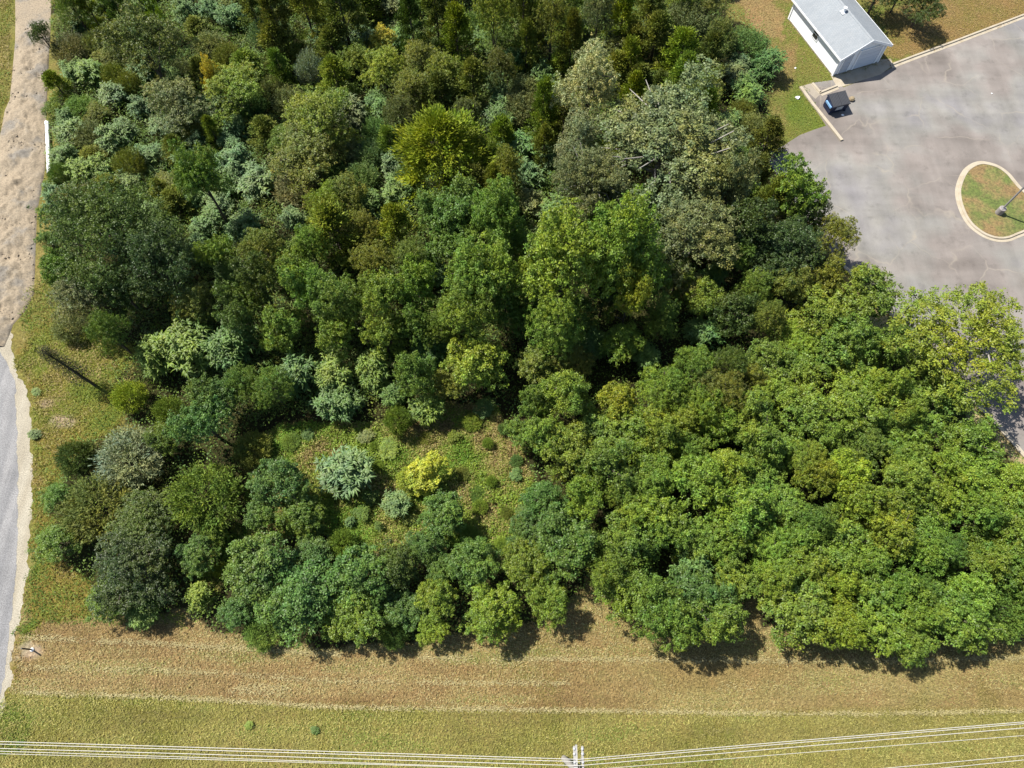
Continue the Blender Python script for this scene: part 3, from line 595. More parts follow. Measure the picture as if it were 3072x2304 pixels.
# ------------------------------------------------------------------ trees and shrubs placed one by one
T = [l for l in """
D|430|135|118|9|dolive|large dark olive tree beside the top of the dirt track
D|128|110|34|4.5|dark|small dark tree leaning over the dirt track near its top
W|215|150|68|3|brown|grey brown twiggy shrub beside the small leaning tree by the track
C|172|258|42|3.2|cedar|bright olive evergreen shrub at the track edge above the white pipe
B|160|325|30|2.2|bright|bright green bush just above the end of the white pipe
D|215|15|52|7|mid|green tree at the top edge next to the smooth end of the track
C|268|28|34|7|yolive|yellowish narrow evergreen at the top edge left of the large dark olive tree
C|345|15|50|9|dark|very dark evergreen at the top edge above the large dark olive tree
C|445|5|26|9|bright|bright green narrow spire at the top edge over the large dark olive tree
D|530|310|98|6|ogrey|grey olive tree below the large dark olive tree
D|700|270|100|6|yolive|yellow olive tree with an orange top beside the grey olive tree
B|640|236|30|6.4|orange|orange yellow tuft of foliage on the yellow olive tree
C|640|400|34|4|yolive|thin olive orange evergreen below the yellow olive tree
C|530|452|44|3.5|olive|small olive evergreen with rusty tips near the top left fronds
F|290|220|62|2.6|gfrond|pale green feathery shrub left of the large dark olive tree
F|330|285|60|2.6|bfrond|blue green feathery shrub under the left side of the large dark olive tree
W|240|330|62|2.4|frond|grey green soft shrub between the bright evergreen shrub and grey olive tree
F|205|400|60|2.2|bfrond|blue green feathery shrub beside the upper end of the white pipe
F|190|465|50|2.0|frond|green feathery shrub beside the middle of the white pipe
W|270|400|58|2.4|ogrey|olive grey shrub two steps right of the white pipe
F|345|430|62|2.6|frond|feathery shrub below the grey olive tree's left edge
F|250|505|58|2.4|gfrond|green feathery shrub right of the lower end of the white pipe
W|390|490|58|3|olive|olive bush in the fronds above the big dark tree
F|440|470|50|2.4|bfrond|bluish feathery shrub in the hollow below the grey olive tree
F|565|480|52|2.6|frond|feathery shrub right of the small olive evergreen with rusty tips
F|700|480|66|2.8|bfrond|large pale blue green feathery shrub below the yellow olive tree
F|765|545|74|2.8|bfrond|pale blue green feathery shrub nearest the brown twiggy bush
L|610|545|82|10|bright|tall bright green tree above the long dark gap on the left
H|330|700|185|10|dark|biggest dark green tree beside the dirt track
D|480|790|125|9|deep|dark tree on the right flank of the biggest dark green tree
D|250|640|105|8|dolive|olive dark tree on the upper left flank of the biggest dark green tree
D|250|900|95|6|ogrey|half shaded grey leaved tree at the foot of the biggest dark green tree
W|205|985|52|2.2|ogrey|grey leaved low shrub on the left verge under the dark trees
B|150|560|28|1.8|bright|first bright bush below the white pipe on the track edge
B|140|640|28|1.8|lime|second bright bush below the white pipe on the track edge
B|138|715|28|1.8|bright|third bright bush below the white pipe on the track edge
B|150|790|28|2.0|mid|fourth and lowest green bush below the white pipe on the track edge
C|830|70|62|8|dolive|dark olive evergreen at the top right of the large dark olive tree
C|920|40|54|8|olive|olive evergreen at the top edge beside the brownish evergreen
C|1030|55|80|9|dolive|broad brownish dark evergreen at the top edge above the golden shrub
C|1235|85|48|8|dark|slender dark green evergreen right of the golden shrub
C|1310|55|58|8|olive|olive evergreen at the top edge right of the slender dark one
C|1370|115|62|7|cedar|green tipped evergreen below the top edge left of the yellow olive column
D|1480|60|60|9|yolive|tall yellow olive column of foliage at the top edge
C|1570|70|56|9|dolive|dark evergreen at the top edge right of the yellow olive column
D|1655|70|62|9|olive|grey olive tall tree at the top edge above the cream tinged tree
C|1712|150|44|8|dolive|dark pointed evergreen touching the top left of the cream tinged tree
D|1795|40|52|8|ogrey|grey olive broadleaf at the top edge above the pointed evergreen
C|1865|70|50|7|cedar|spiky bright evergreen right of the grey olive broadleaf at the top
C|1950|40|66|7|olive|broad olive evergreen at the top edge left of the shed lawn
W|2060|60|80|4|ogrey|soft grey green shrub at the top corner of the dry lawn
B|1150|125|44|4.2|orange|golden yellow shrub among dark evergreens near the top
F|845|100|38|3|bfrond|pale feathery shrub below the dark olive evergreen near the top
F|1100|135|42|3|bfrond|pale feathery shrub touching the left of the golden shrub
W|930|205|52|4|grey|silver grey soft shrub near the top left of the yellow green tree
C|842|212|44|5|mid|rich green small evergreen left of the silver grey shrub
C|1000|155|62|5|olive|olive evergreen below the broad brownish dark evergreen
C|1010|240|62|5|yolive|olive evergreen above the yellow green tree
D|1150|205|72|5.5|yolive|yellow olive tree right under the golden shrub
D|1235|260|74|5.5|olive|olive tree above the big bright cedar
D|1335|220|66|5.5|yolive|rust tinged olive tree above the right of the big bright cedar
D|1200|335|56|5|dolive|dark olive tree touching the upper left of the big bright cedar
C|1420|255|62|5.5|olive|olive evergreen above right of the big bright cedar
D|1500|205|54|6|dolive|dark green tree below the yellow olive column
D|960|350|120|7|yolive|yellow green tree with a domed top left of the big bright cedar
D|920|470|110|5.5|olive|olive brown tree below the yellow green domed tree
W|900|560|84|3.2|brown|brown grey twiggy bush below the olive brown tree
K|1330|462|166|8.5|cedar|big bright yellow green cedar standing alone in the fronds
F|1490|340|64|3|frond|feathery shrub right of the big bright cedar's top
F|1500|270|46|3.2|bfrond|small feathery shrub between olive evergreens above right of the cedar
F|1555|440|78|3|frond|wide blue green feathery shrub directly right of the big bright cedar
F|1590|520|66|2.6|bfrond|feathery shrub between the wide blue green one and the grey oak
F|1640|230|50|3|frond|feathery shrub left of the cream tinged tree
F|1190|490|58|2.6|bfrond|feathery shrub directly left of the big bright cedar
F|1190|580|62|2.6|frond|feathery shrub below left of the big bright cedar
F|1100|620|54|2.6|frond|feathery shrub above the yellow rusty bush in the middle
D|1765|260|105|11|pale|cream tinged pale tree above the grey oak
D|1735|420|70|8|pale|lower pale crown hanging below the cream tinged tree
C|1630|340|48|8|yolive|tall yellow olive evergreen along the left of the cream tinged tree
C|1632|440|42|5|olive|low olive evergreen under the tall yellow olive one
C|1885|195|50|6|cedar|bright olive evergreen right of the cream tinged tree
C|1895|300|50|6|cedar|bright olive evergreen in the notch between cream tinged tree and grey oak
C|1965|125|66|6|olive|olive evergreen below the broad one near the dry lawn
C|2040|175|72|6.5|cedar|broad bright olive evergreen above the grey oak
C|2125|180|58|6|dolive|dark olive evergreen beside the weeds near the dry lawn
D|2110|265|74|6|olive|rounded olive tree touching the top of the grey oak
W|2235|140|84|3.2|frond|green soft shrub bordering the lawn left of the shed
F|2290|200|70|2.8|frond|green feathery shrub bordering the lawn opposite the concrete pad
F|2250|275|62|2.6|frond|feathery shrub with a tan dead stalk near the grey oak
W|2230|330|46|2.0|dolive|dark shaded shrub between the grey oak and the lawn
O|1990|440|240|10|ogrey|great grey green oak spreading left of the parking lot
O|1775|545|120|8.5|ogrey|grey green oak at the lower left of the great grey oak
O|2080|700|165|8.5|ogrey|grey green oak below the great grey oak
B|2190|560|70|10|ogrey|rounded grey green crown on the right shoulder of the great grey oak
B|2392|570|80|8.5|bright|tall bright green tree reaching over the parking lot corner
D|2505|705|72|5.5|olive|light feathery tree leaning over the parking lot kerb
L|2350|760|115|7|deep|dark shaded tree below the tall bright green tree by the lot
B|2240|690|85|8|deep|dark tree between the lower grey oak and the lot
C|1000|690|92|6|yolive|yellow bush with rusty tips in the middle of the wood
F|880|655|48|2.6|bfrond|pale blue feathery shrub under the brown grey twiggy bush
D|1090|680|58|5|olive|olive tree right of the yellow rusty bush
C|1190|690|66|6|yolive|second yellow olive bush in the middle of the wood
D|1230|770|64|6|olive|olive green tree below the second yellow olive bush
B|1380|640|90|7|mid|rounded green tree below the big bright cedar
B|1300|640|60|6|gfrond|light green tree left of the rounded one below the cedar
L|1490|650|95|10|bright|green tree between the rounded tree and the central tall pair
L|1450|830|118|11|bright|bright green tall tree left of the central tall pair
L|1400|950|95|9|bright|bright green tree just below the tall one left of the central pair
B|1430|1090|90|6|lime|lime green tree at the top edge of the clearing
L|1690|790|150|13|bright|left one of the central pair of tall bright green trees
L|1870|760|135|13|bright|right one of the central pair of tall bright green trees
L|1665|990|88|9|bright|narrow bright green tree hanging below the central tall pair
B|1890|890|66|10|yolive|thin yellowish green tree below the right central tall tree
B|920|870|76|8|bright|green tree above the long row of pale fronds
L|1020|910|95|8|bright|bright green tree in the middle above the long row of pale fronds
B|1140|890|80|8|bright|mid green tree left of the bright tall trees
B|780|850|72|8|dark|dark green tree in the shade right of the big dark tree
B|720|930|74|7|dark|dark green tree above the broad sunny frond mass
B|840|990|68|6|bright|green tree between the broad frond mass and the bright tree
B|1010|1010|64|6|bright|green tree directly above the long row of pale fronds
B|1150|1010|66|6|bright|small bright tree above the right end of the frond row
B|1255|860|66|8|bright|leafy green tree left of the bright green tall tree
B|1240|975|58|6|mid|leafy green tree above the right most pale frond shrub
F|570|1040|112|4.6|gfrond|broad sunny frond mass on the left below the dark trees
F|690|1030|92|4.2|frond|frond mass adjoining the right of the broad sunny one
F|470|1085|72|3.6|gfrond|frond shrub on the left tip of the broad sunny mass
B|600|1260|88|6.5|blue|blue green tree standing below the broad sunny frond mass
B|650|1180|70|5.5|blue|upper blue green tree between sunny fronds and the lower one
F|890|1110|88|3.6|frond|first frond shrub from the left in the long row above the clearing
F|1000|1120|80|3.6|gfrond|second frond shrub from the left in the long row above the clearing
F|1105|1110|76|3.6|gfrond|third frond shrub from the left in the long row above the clearing
F|1010|1205|82|3|frond|frond shrub in front of the long row at the clearing edge
F|1272|1232|68|3|gfrond|bright frond shrub at the clearing's top right of the long row
F|1180|1180|52|2.6|frond|small frond shrub between the long row and the bright one
W|385|1190|58|2.8|lime|sunlit leafy shrub beside the thin leaning dead tree
F|1022|1425|108|3.2|bfrond|round blue green frond mound alone in the clearing
B|2770|1100|64|4.5|bright|small bright tree under the left edge of the pale limbed oak
B|2700|1020|52|3.2|mid|low green bush on the kerb side of the sandy strip
B|2820|1190|82|5|mid|green tree directly below the pale limbed oak
B|1225|1440|40|2.4|lime|lime green bush hugging the left of the yellow tree
F|1180|1512|58|2|bfrond|low pale frond shrub below left of the yellow tree
B|1330|1545|74|4|blue|dark blue green round tree below right of the yellow tree
B|840|1450|84|4.8|blue|dark blue green tree left of the round frond mound
B|905|1545|68|3.8|mid|green tree below left of the round frond mound
B|790|1540|60|3.6|blue|small blue green tree at the lower left of the dark blue green one
W|612|1490|128|4.2|mid|large rounded fine leaved bush right of the silver shrub
B|640|1600|48|2.2|lime|yellow lime vine below the large rounded fine leaved bush
W|385|1370|112|3.4|grey|silver grey fuzzy shrub on the left verge
W|290|1530|128|3.2|dolive|dark fine leaved bush below the silver grey shrub
D|420|1560|105|3.8|dark|dark bush between the silver grey shrub and glossy corner tree
D|400|1700|140|5|deep|glossy dark tree at the lower left corner of the wood
B|330|1790|72|3|mid|green bush in front of the glossy dark corner tree
F|420|1830|66|2|gfrond|bright frond shrub at the foot of the glossy dark corner tree
F|600|1800|54|2|lime|lime frond shrub between the corner tree and the bottom row
W|760|1345|66|1.8|olive|low olive bush at the left end of the clearing
B|780|1700|110|5|blue|blue green tree at the left end of the bottom row
B|905|1790|118|5.2|blue|second blue green tree from the left in the bottom row
W|790|1890|66|2|gfrond|tall grassy weeds in front of the bottom row's left end
B|1080|1730|105|5|blue|third blue green tree from the left in the bottom row
B|1065|1855|88|4.2|mid|green tree in front of the third blue green one
B|1190|1700|72|4.6|dark|dark tree behind the light green column in the bottom row
B|1310|1800|70|4.4|lime|light yellow green column in the middle of the bottom row
B|1300|1890|48|3|lime|small lime bush at the foot of the light green column
B|1420|1690|82|4.4|blue|blue green tree right of the light green column
B|1475|1840|86|4.2|bright|yellow green tree on the verge right of the light green column
B|1575|1695|80|4.2|mid|green tree behind the gap at the right of the bottom row
B|1645|1800|70|4|mid|green tree on the verge left of the grassy gap
B|1280|1640|60|3.6|blue|small blue green tree at the clearing's lower edge
B|1700|1620|105|5.4|blue|big blue green tree at the right edge of the clearing
B|1630|1500|66|4.6|blue|blue green tree up the clearing's right edge
B|1880|1765|90|4.4|bright|bright round bush on the verge right of the grassy gap
B|2090|1790|104|4.6|blue|blue green rounded bush on the verge before the brown gap
F|2060|1710|72|4|frond|feathery top behind the blue green rounded bush on the verge
B|2400|1830|112|5|bright|bright tree on the verge right of the brown gap
B|2650|1845|108|5|bright|second bright tree on the verge right of the brown gap
B|2830|1835|104|5|bright|third bright tree on the verge right of the brown gap
W|3010|1830|96|3.6|gfrond|feathery green shrub on the verge at the right edge
B|1570|1300|56|3.6|bright|bright green bush at the clearing's upper right edge
B|1695|1180|80|7|bright|tall green tree over the dark gap at the clearing's right
B|1605|1215|56|6|mid|narrow green tree left of the tall one over the dark gap
B|1700|1350|84|5.5|yolive|yellowish tree at the left tip of the right thicket
B|1990|1300|76|6|yolive|pale yellow tree inside the right thicket
D|2160|1180|88|6.5|dolive|dark olive fine tree inside the right thicket
B|2590|890|96|6|bright|bright tree at the thicket's top corner against the kerb
B|2470|960|88|6|yolive|yellow green tree at the thicket's top left of the corner one
B|2545|1030|92|6.5|mid|darker green dome behind the sandy strip by the kerb
S|2905|1035|215|8.5|yolive|spreading pale limbed oak overhanging the parking lot kerb
B|2900|1330|88|5|bright|bright young tree by the kerb below the oak's shadow
D|2830|1650|72|5|mid|fine leaved dark patch tree in the lower right thicket
B|3000|1600|84|5.5|yellow|yellowing tree at the right edge of the thicket
""".strip().splitlines()]
for row in T:
    k, u, v, r, h, t, lab = row.split('|')
    if lab.startswith('yellowing'):
        t = 'yolive'
    plant(k, float(u), float(v), float(r), float(h), t, lab)
plant('B', 1280, 1418, 78, 3.2, 'yellow', "bright yellow tree in the clearing beside the round frond mound", sq=0.75)
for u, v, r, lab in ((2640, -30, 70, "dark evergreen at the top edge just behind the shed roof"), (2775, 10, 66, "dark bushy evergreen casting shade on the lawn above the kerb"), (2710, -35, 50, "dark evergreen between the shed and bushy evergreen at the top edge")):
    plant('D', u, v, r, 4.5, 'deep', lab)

# thin leaning dead-looking tree on the left verge
def thin_tree():
    b = at(287, 1157); t = at(125, 1050, 5.6); root = empty('thin_leaning_tree', b)
    d = t - b; mb = MB(); mb.tube([(0, 0, -0.1), d * 0.5 + Vector((0, 0, 0.1)), d], [0.13, 0.09, 0.03], 7)
    rg = random.Random(4)
    for i in range(46):
        f = rg.uniform(0.25, 0.98); a = rg.uniform(0, 6.28); L = rg.uniform(0.35, 0.95) * (1.15 - 0.7 * f)
        s = d * f; mb.tube([s, s + Vector((math.cos(a) * L * .6, math.sin(a) * L * .6, .1)), s + Vector((math.cos(a) * L, math.sin(a) * L, rg.uniform(0, .4)))], [0.025, 0.016, 0.006], 4, False)
    mb.build("trunk", M_BARK, root)
    rg = np.random.default_rng(5); n = 2600; f = rg.uniform(0.2, 1, n); a = rg.uniform(0, 6.28, n); L = rg.random(n) ** 0.6 * 0.9 * (1.15 - 0.7 * f)
    P = np.array(d)[None] * f[:, None] + np.stack([np.cos(a) * L, np.sin(a) * L, rg.uniform(-.1, .4, n)], 1)
    V, F = rhombs(P, rg.normal(0, 1, (n, 3)), rg.normal(0, .6, (n, 3)) + np.array([0, 0, 1.0]), rg.uniform(.08, .2, n), rg.uniform(.03, .06, n))
    c = link("crown", leaf_mesh("crown", V, F, tones(rg, n)), M_NEEDLE, root); c.color = (.035, .042, .02, 1)
    tag(root, "thin dark bare tree leaning over the left verge", "tree")
thin_tree()

# ------------------------------------------------------------------ the rest of the wood, filled in between
PITS = [(1505, 1100, 62, 110), (1800, 1100, 85, 60), (420, 955, 80, 55), (690, 1300, 50, 60), (2255, 1680, 60, 50), (1765, 1700, 60, 60), (520, 1690, 50, 90), (1390, 1575, 45, 40), (1260, 600, 80, 40), (2660, 960, 60, 70), (2870, 1260, 70, 40)]
def fill():
    want = []
    rg = random.Random(21)
    pl = [(p['u'], p['v'], p['r']) for p in PLANTS]
    def ok(u, v, r, k):
        return all(math.hypot(u - a, v - b) > k * (r + c) for a, b, c in pl)
    tries = 0
    while tries < 30000 and len(PLANTS) < 520:
        tries += 1
        u = rg.uniform(100, 3250); v = rg.uniform(-120, 1930)
        if not bool(in_forest(np.array([u]), np.array([v]))[0]): continue
        if any(((u - a) / c) ** 2 + ((v - b) / d) ** 2 < 1 for a, b, c, d in PITS): continue
        if v > 1160 + max(0, (1700 - u)) * 0.25 and u > 1600 or (u > 2250 and v > 900 + max(0, 2500 - u) * 0.6):
            kind = rg.choices('BBBBBD', k=1)[0]; r = rg.uniform(58, 92); h = rg.uniform(4.0, 6.6)
            tint = rg.choices(['bright', 'mid', 'yolive', 'lime'], [8, 4, 2, 2])[0]
            if u > 2100: tint = rg.choices(['bright', 'yolive', 'lime', 'mid'], [8, 2, 3, 2])[0]
            kk = 0.47; zone = 'thicket'
        elif v < 620 and u > 740:
            kind = rg.choices('CCDDFW', k=1)[0]; r = rg.uniform(44, 70); h = rg.uniform(3.5, 6.5)
            tint = rg.choices(['olive', 'yolive', 'dolive', 'cedar', 'mid'], [5, 3, 3, 2, 1])[0]
            if kind in 'FW': tint = rg.choice(['frond', 'bfrond', 'ogrey']); h = rg.uniform(2.2, 3)
            kk = 0.43; zone = 'upper'
        elif v < 620:
            kind = rg.choices('FFFWDC', k=1)[0]; r = rg.uniform(40, 58); h = rg.uniform(2, 3)
            tint = {'F': rg.choice(['frond', 'gfrond', 'bfrond']), 'W': rg.choice(['ogrey', 'frond', 'olive']), 'D': 'olive', 'C': 'olive'}[kind]; kk = 0.4; zone = 'left'
        elif v < 1180:
            kind = rg.choices('BBDF', k=1)[0]; r = rg.uniform(54, 78); h = rg.uniform(4.5, 7)
            tint = rg.choices(['mid', 'bright', 'dark', 'olive'], [5, 3, 2, 2])[0]
            if kind == 'F': tint = 'frond'; h = 2.6
            kk = 0.54; zone = 'middle'
        else:
            kind = rg.choices('BBW', k=1)[0]; r = rg.uniform(48, 70); h = rg.uniform(2.2, 3.6)
            tint = rg.choices(['mid', 'blue', 'dark'], [3, 3, 2])[0]; kk = 0.66; zone = 'lower'
        if not ok(u, v, r, kk): continue
        plant(kind, u, v, r, h, tint); PLANTS[-1]['zone'] = zone; pl.append((u, v, r))
fill()
def clearing_bushes():
    rg = random.Random(5); n = 0; pl = [(p['u'], p['v'], p['r']) for p in PLANTS]
    while n < 30:
        u, v = rg.uniform(540, 1600), rg.uniform(1200, 1820); r = rg.uniform(16, 36)
        if not bool(inside(np.array([u]), np.array([v]), CLEARING)[0]) or any(math.hypot(u - a, v - b) < c * 0.8 + r * .6 for a, b, c in pl): continue
        plant(rg.choice('BWWF'), u, v, r, rg.uniform(0.5, 1.1), rg.choice(['olive', 'mid', 'bright', 'yolive', 'frond'])); PLANTS[-1]['zone'] = 'lower'; pl.append((u, v, r)); n += 1
clearing_bushes()

# labels for the filled-in ones: each is named from the landmark beside it
LAND = [(p['u'], p['v'], p['label']) for p in PLANTS if p['label']]
LMARK = [(1330, 462, "big bright cedar"), (1990, 440, "great grey oak"), (2930, 1010, "pale limbed oak"), (1275, 1422, "yellow tree"), (1022, 1425, "round frond mound"), (1765, 300, "cream tinged tree"),
         (430, 135, "large dark olive tree"), (330, 700, "biggest dark tree"), (147, 445, "white pipe"), (1780, 780, "central tall pair"), (2160, 1180, "dark olive thicket tree"), (1700, 1620, "big blue green tree"),
         (2400, 560, "tall tree at the lot corner"), (570, 1040, "broad sunny frond mass"), (960, 350, "yellow green domed tree"), (2400, 1830, "bright verge tree by the brown gap"), (1000, 690, "yellow rusty bush"),
         (1990, 1300, "pale yellow thicket tree"), (3000, 1600, "yellowing right edge tree"), (905, 1790, "second tree of the bottom row"), (385, 1370, "silver grey shrub"), (1150, 125, "golden shrub"), (1480, 60, "yellow olive column"),
         (2545, 1030, "green dome by the sandy strip"), (2830, 1650, "fine leaved dark patch tree"), (2650, 1845, "second bright verge tree"), (600, 1260, "blue green tree below the fronds"), (2235, 140, "soft shrub by the lawn"), (1695, 1180, "tall tree over the dark gap")]
WORD = {'bright': 'bright green', 'mid': 'mid green', 'dark': 'dark green', 'deep': 'deep green', 'blue': 'blue green', 'olive': 'olive', 'yolive': 'yellow olive', 'dolive': 'dark olive', 'lime': 'lime green', 'frond': 'soft green', 'gfrond': 'fresh green',
        'bfrond': 'pale blue green', 'ogrey': 'grey olive', 'cedar': 'bright olive', 'brown': 'brown', 'grey': 'silver', 'pale': 'pale', 'orange': 'orange', 'yellow': 'yellow'}
KW = {'B': 'broadleaf tree', 'D': 'small leaved tree', 'C': 'evergreen', 'F': 'feathery shrub', 'W': 'soft shrub', 'L': 'tall tree'}
SECT = ["right of", "above right of", "above", "above left of", "left of", "below left of", "below", "below right of"]
cells = {}
for p in PLANTS:
    if p['label']: continue
    d, q = min((math.hypot(p['u'] - a, p['v'] - b), i) for i, (a, b, _) in enumerate(LMARK))
    a, b, nm = LMARK[q]; s = int(round(math.atan2(b - p['v'], p['u'] - a) / (math.pi / 4))) % 8
    cells.setdefault((q, s, KW[p['k']]), []).append((d, id(p), p, nm))
GROUPS = {'thicket': "young trees packed in the right thicket", 'upper': "trees and shrubs crowding the top of the wood", 'left': "shrubs between the track and the wood", 'middle': "trees filling the middle of the wood", 'lower': "small trees round the clearing"}
ORD = ["nearest", "second", "third", "fourth", "fifth", "sixth", "seventh", "eighth"]
for (q, s, kw), L in cells.items():
    L.sort(key=lambda x: x[:2])
    for i, (d, _, p, nm) in enumerate(L):
        pre = "" if len(L) == 1 else ORD[i] + " "
        tag(p['o'], f"{pre}{WORD[p['tint']]} {kw} {SECT[s]} the {nm}", group=GROUPS[p['zone']])

# ------------------------------------------------------------------ ground cover: undergrowth, meadow weeds, mown grass, straw
def cover(name, label, cat, poly_fn, box, n, hfun, colfun, L, W, tilt, seed):
    rg = np.random.default_rng(seed); (u0, u1), (v0, v1) = box
    a, b = at(u0, v1), at(u1, v0); xs = [at(u, v).x for u in (u0, u1) for v in (v0, v1)]
    x = rg.uniform(min(xs), max(xs), int(n * 4)); y = rg.uniform(a.y, b.y, int(n * 4)); u, v = proj(x, y, 0.0)
    k = poly_fn(u + (fbm(x, y, 1.6, 1) - 0.5) * 50, v + (fbm(x, y, 1.6, 5) - 0.5) * 50); x, y, u, v = (q[k][:n] for q in (x, y, u, v)); m = len(x)
    z = hfun(x, y, rg)
    nn = unit(rg.normal(0, tilt, (m, 3)) + np.array([0, 0, 1.0])); ax = unit(np.cross(nn, rg.normal(0, 1, (m, 3))))
    V, F = rhombs(np.stack([x, y, z], 1), ax, nn, L * rg.uniform(0.5, 1.5, m), W * rg.uniform(0.6, 1.4, m), 0.05)
    col = colfun(x, y, u, v, rg, m)
    return tag(link(name, leaf_mesh(name, V, F, col), M_WEED), label, cat, kind='stuff')
def pick(cols, t):
    cols = np.array(cols); i = np.clip((t * len(cols)).astype(int), 0, len(cols) - 1); return cols[i]
def und_h(x, y, rg): return (0.3 + 3.4 * np.clip(fbm(x, y, 2.6, 50) - 0.28, 0, 1)) * rg.random(len(x)) ** 0.35
def und_c(x, y, u, v, rg, m):
    base = pick([TINT['mid'], TINT['bright'], TINT['frond'], TINT['mid'], TINT['gfrond'], TINT['mid'], TINT['olive']], np.clip(fbm(x, y, 3.0, 55) * 1.7 - 0.35 + rg.normal(0, 0.07, m), 0, .999))
    return base * np.clip(1 + rg.normal(0, 0.2, m), .5, 1.6)[:, None]
cover("undergrowth", "tangled green undergrowth between the trees", "undergrowth", in_forest, ((60, 3200), (-200, 1940)), 180000, und_h, und_c, 0.16, 0.1, 0.6, 1)
FRZ = [(165, 60), (640, 0), (2150, 0), (2150, 330), (1720, 560), (1500, 1180), (740, 1260), (400, 1000), (330, 540), (150, 520)]
def fr_h(x, y, rg): return (0.5 + 2.2 * np.clip(fbm(x, y, 2.0, 150) - 0.3, 0, 1)) * rg.random(len(x)) ** 0.3
def fr_c(x, y, u, v, rg, m):
    base = pick([TINT['frond'], TINT['gfrond'], TINT['bfrond'], TINT['ogrey'], TINT['gfrond'], TINT['olive'], TINT['frond']], np.clip(fbm(x, y, 2.2, 155) * 1.9 - 0.45 + rg.normal(0, 0.06, m), 0, .999))
    return base * np.clip(1 + rg.normal(0, 0.22, m), .5, 1.6)[:, None]
cover("tall_weeds", "soft green waist high weeds matting the gaps in the upper wood", "weeds", lambda u, v: inside(u, v, FRZ) & in_forest(u, v), ((60, 2200), (0, 1280)), 140000, fr_h, fr_c, 0.34, 0.055, 0.6, 12)
def mead_h(x, y, rg): return (0.05 + 1.2 * np.clip(fbm(x, y, 1.1, 52) - 0.36, 0, 1)) * rg.random(len(x)) ** 0.5
def mead_c(x, y, u, v, rg, m):
    t = fbm(x, y, 2.6, 58) * 1.9 - 0.45 + rg.normal(0, 0.16, m) + 0.25 * np.clip((v - 1520) / 100, 0, 1) * (u > 1000)
    base = pick([lin(176, 150, 100, .5), lin(198, 182, 116, .5), lin(186, 182, 98, .5), lin(166, 178, 80, .5), lin(144, 172, 62, .5), lin(130, 172, 58, .5)], np.clip(t, 0, .999))
    return base * np.clip(1 + rg.normal(0, 0.22, m), .5, 1.7)[:, None]
cover("meadow_weeds", "olive and tan knee high weeds in the clearing", "weeds", lambda u, v: inside(u, v, CLEARING), ((540, 1620), (1180, 1850)), 75000, mead_h, mead_c, 0.17, 0.06, 0.75, 2)
cover("vines", "bright green vines creeping over the lower right of the clearing", "vines", lambda u, v: inside(u, v, CLEARING) & (fbm(u, v, 70, 170) > np.where((u > 1250) & (v > 1480), 0.36, 0.58)), ((540, 1620), (1180, 1850)), 26000, lambda x, y, rg: (0.15 + 0.7 * np.clip(fbm(x, y, 0.9, 172) - 0.3, 0, 1)) * rg.random(len(x)) ** 0.4, lambda x, y, u, v, rg, m: pick([TINT['bright'], TINT['lime'], TINT['mid']], np.clip(fbm(x, y, 1.5, 174) + rg.normal(0, .12, m), 0, .999)) * np.clip(1 + rg.normal(0, .2, m), .5, 1.6)[:, None], 0.14, 0.1, 0.5, 14)
LEFTV = [(70, 880), (150, 800), (200, 980), (330, 1000), (430, 1060), (350, 1290), (150, 1480), (150, 1630), (260, 1720), (380, 1850), (560, 1840), (560, 1880), (130, 1860), (70, 1900), (45, 1900), (95, 1700), (100, 1200), (55, 1100)]
LEFTG = [(-140, -110), (40, -110), (42, 120), (26, 290), (8, 330), (-8, 430), (-60, 560), (-140, 560)]
LEFTB = [(-120, 2105), (50, 2100), (105, 2180), (60, 2250), (-120, 2280)]
def lv_c(x, y, u, v, rg, m):
    t = fbm(x, y, 2.2, 63) * 2.0 - 0.5 + rg.normal(0, 0.14, m) - 0.3 * (v < 1150)
    base = pick([lin(192, 172, 110, .5), lin(174, 168, 84, .5), lin(154, 166, 66, .5), lin(136, 158, 54, .5), lin(108, 142, 50, .5)], np.clip(t, 0, .999))
    return base * np.clip(1 + rg.normal(0, 0.22, m), .5, 1.7)[:, None]
cover("verge_grass", "long green and yellow grass on the left verge", "grass", lambda u, v: inside(u, v, LEFTV) | inside(u, v, LEFTG) | inside(u, v, LEFTB), ((-120, 600), (-100, 2290)), 100000, lambda x, y, rg: (0.04 + 0.8 * np.clip(fbm(x, y, 1.0, 66) - 0.36, 0, 1)) * rg.random(len(x)) ** 0.6, lv_c, 0.2, 0.045, 0.6, 3)
def mown(u, v):
    return (v > 1660) & (v < 2420) & ~inside(u, v, FOREST) & ~inside(u, v, LEFTV) & (u > np.interp(v, [1700, 1850, 1980, 2060, 2150, 2300], [130, 90, 40, 30, -20, -90])) & (((u - 95) / 34) ** 2 + ((v - 1945) / 24) ** 2 > 1)
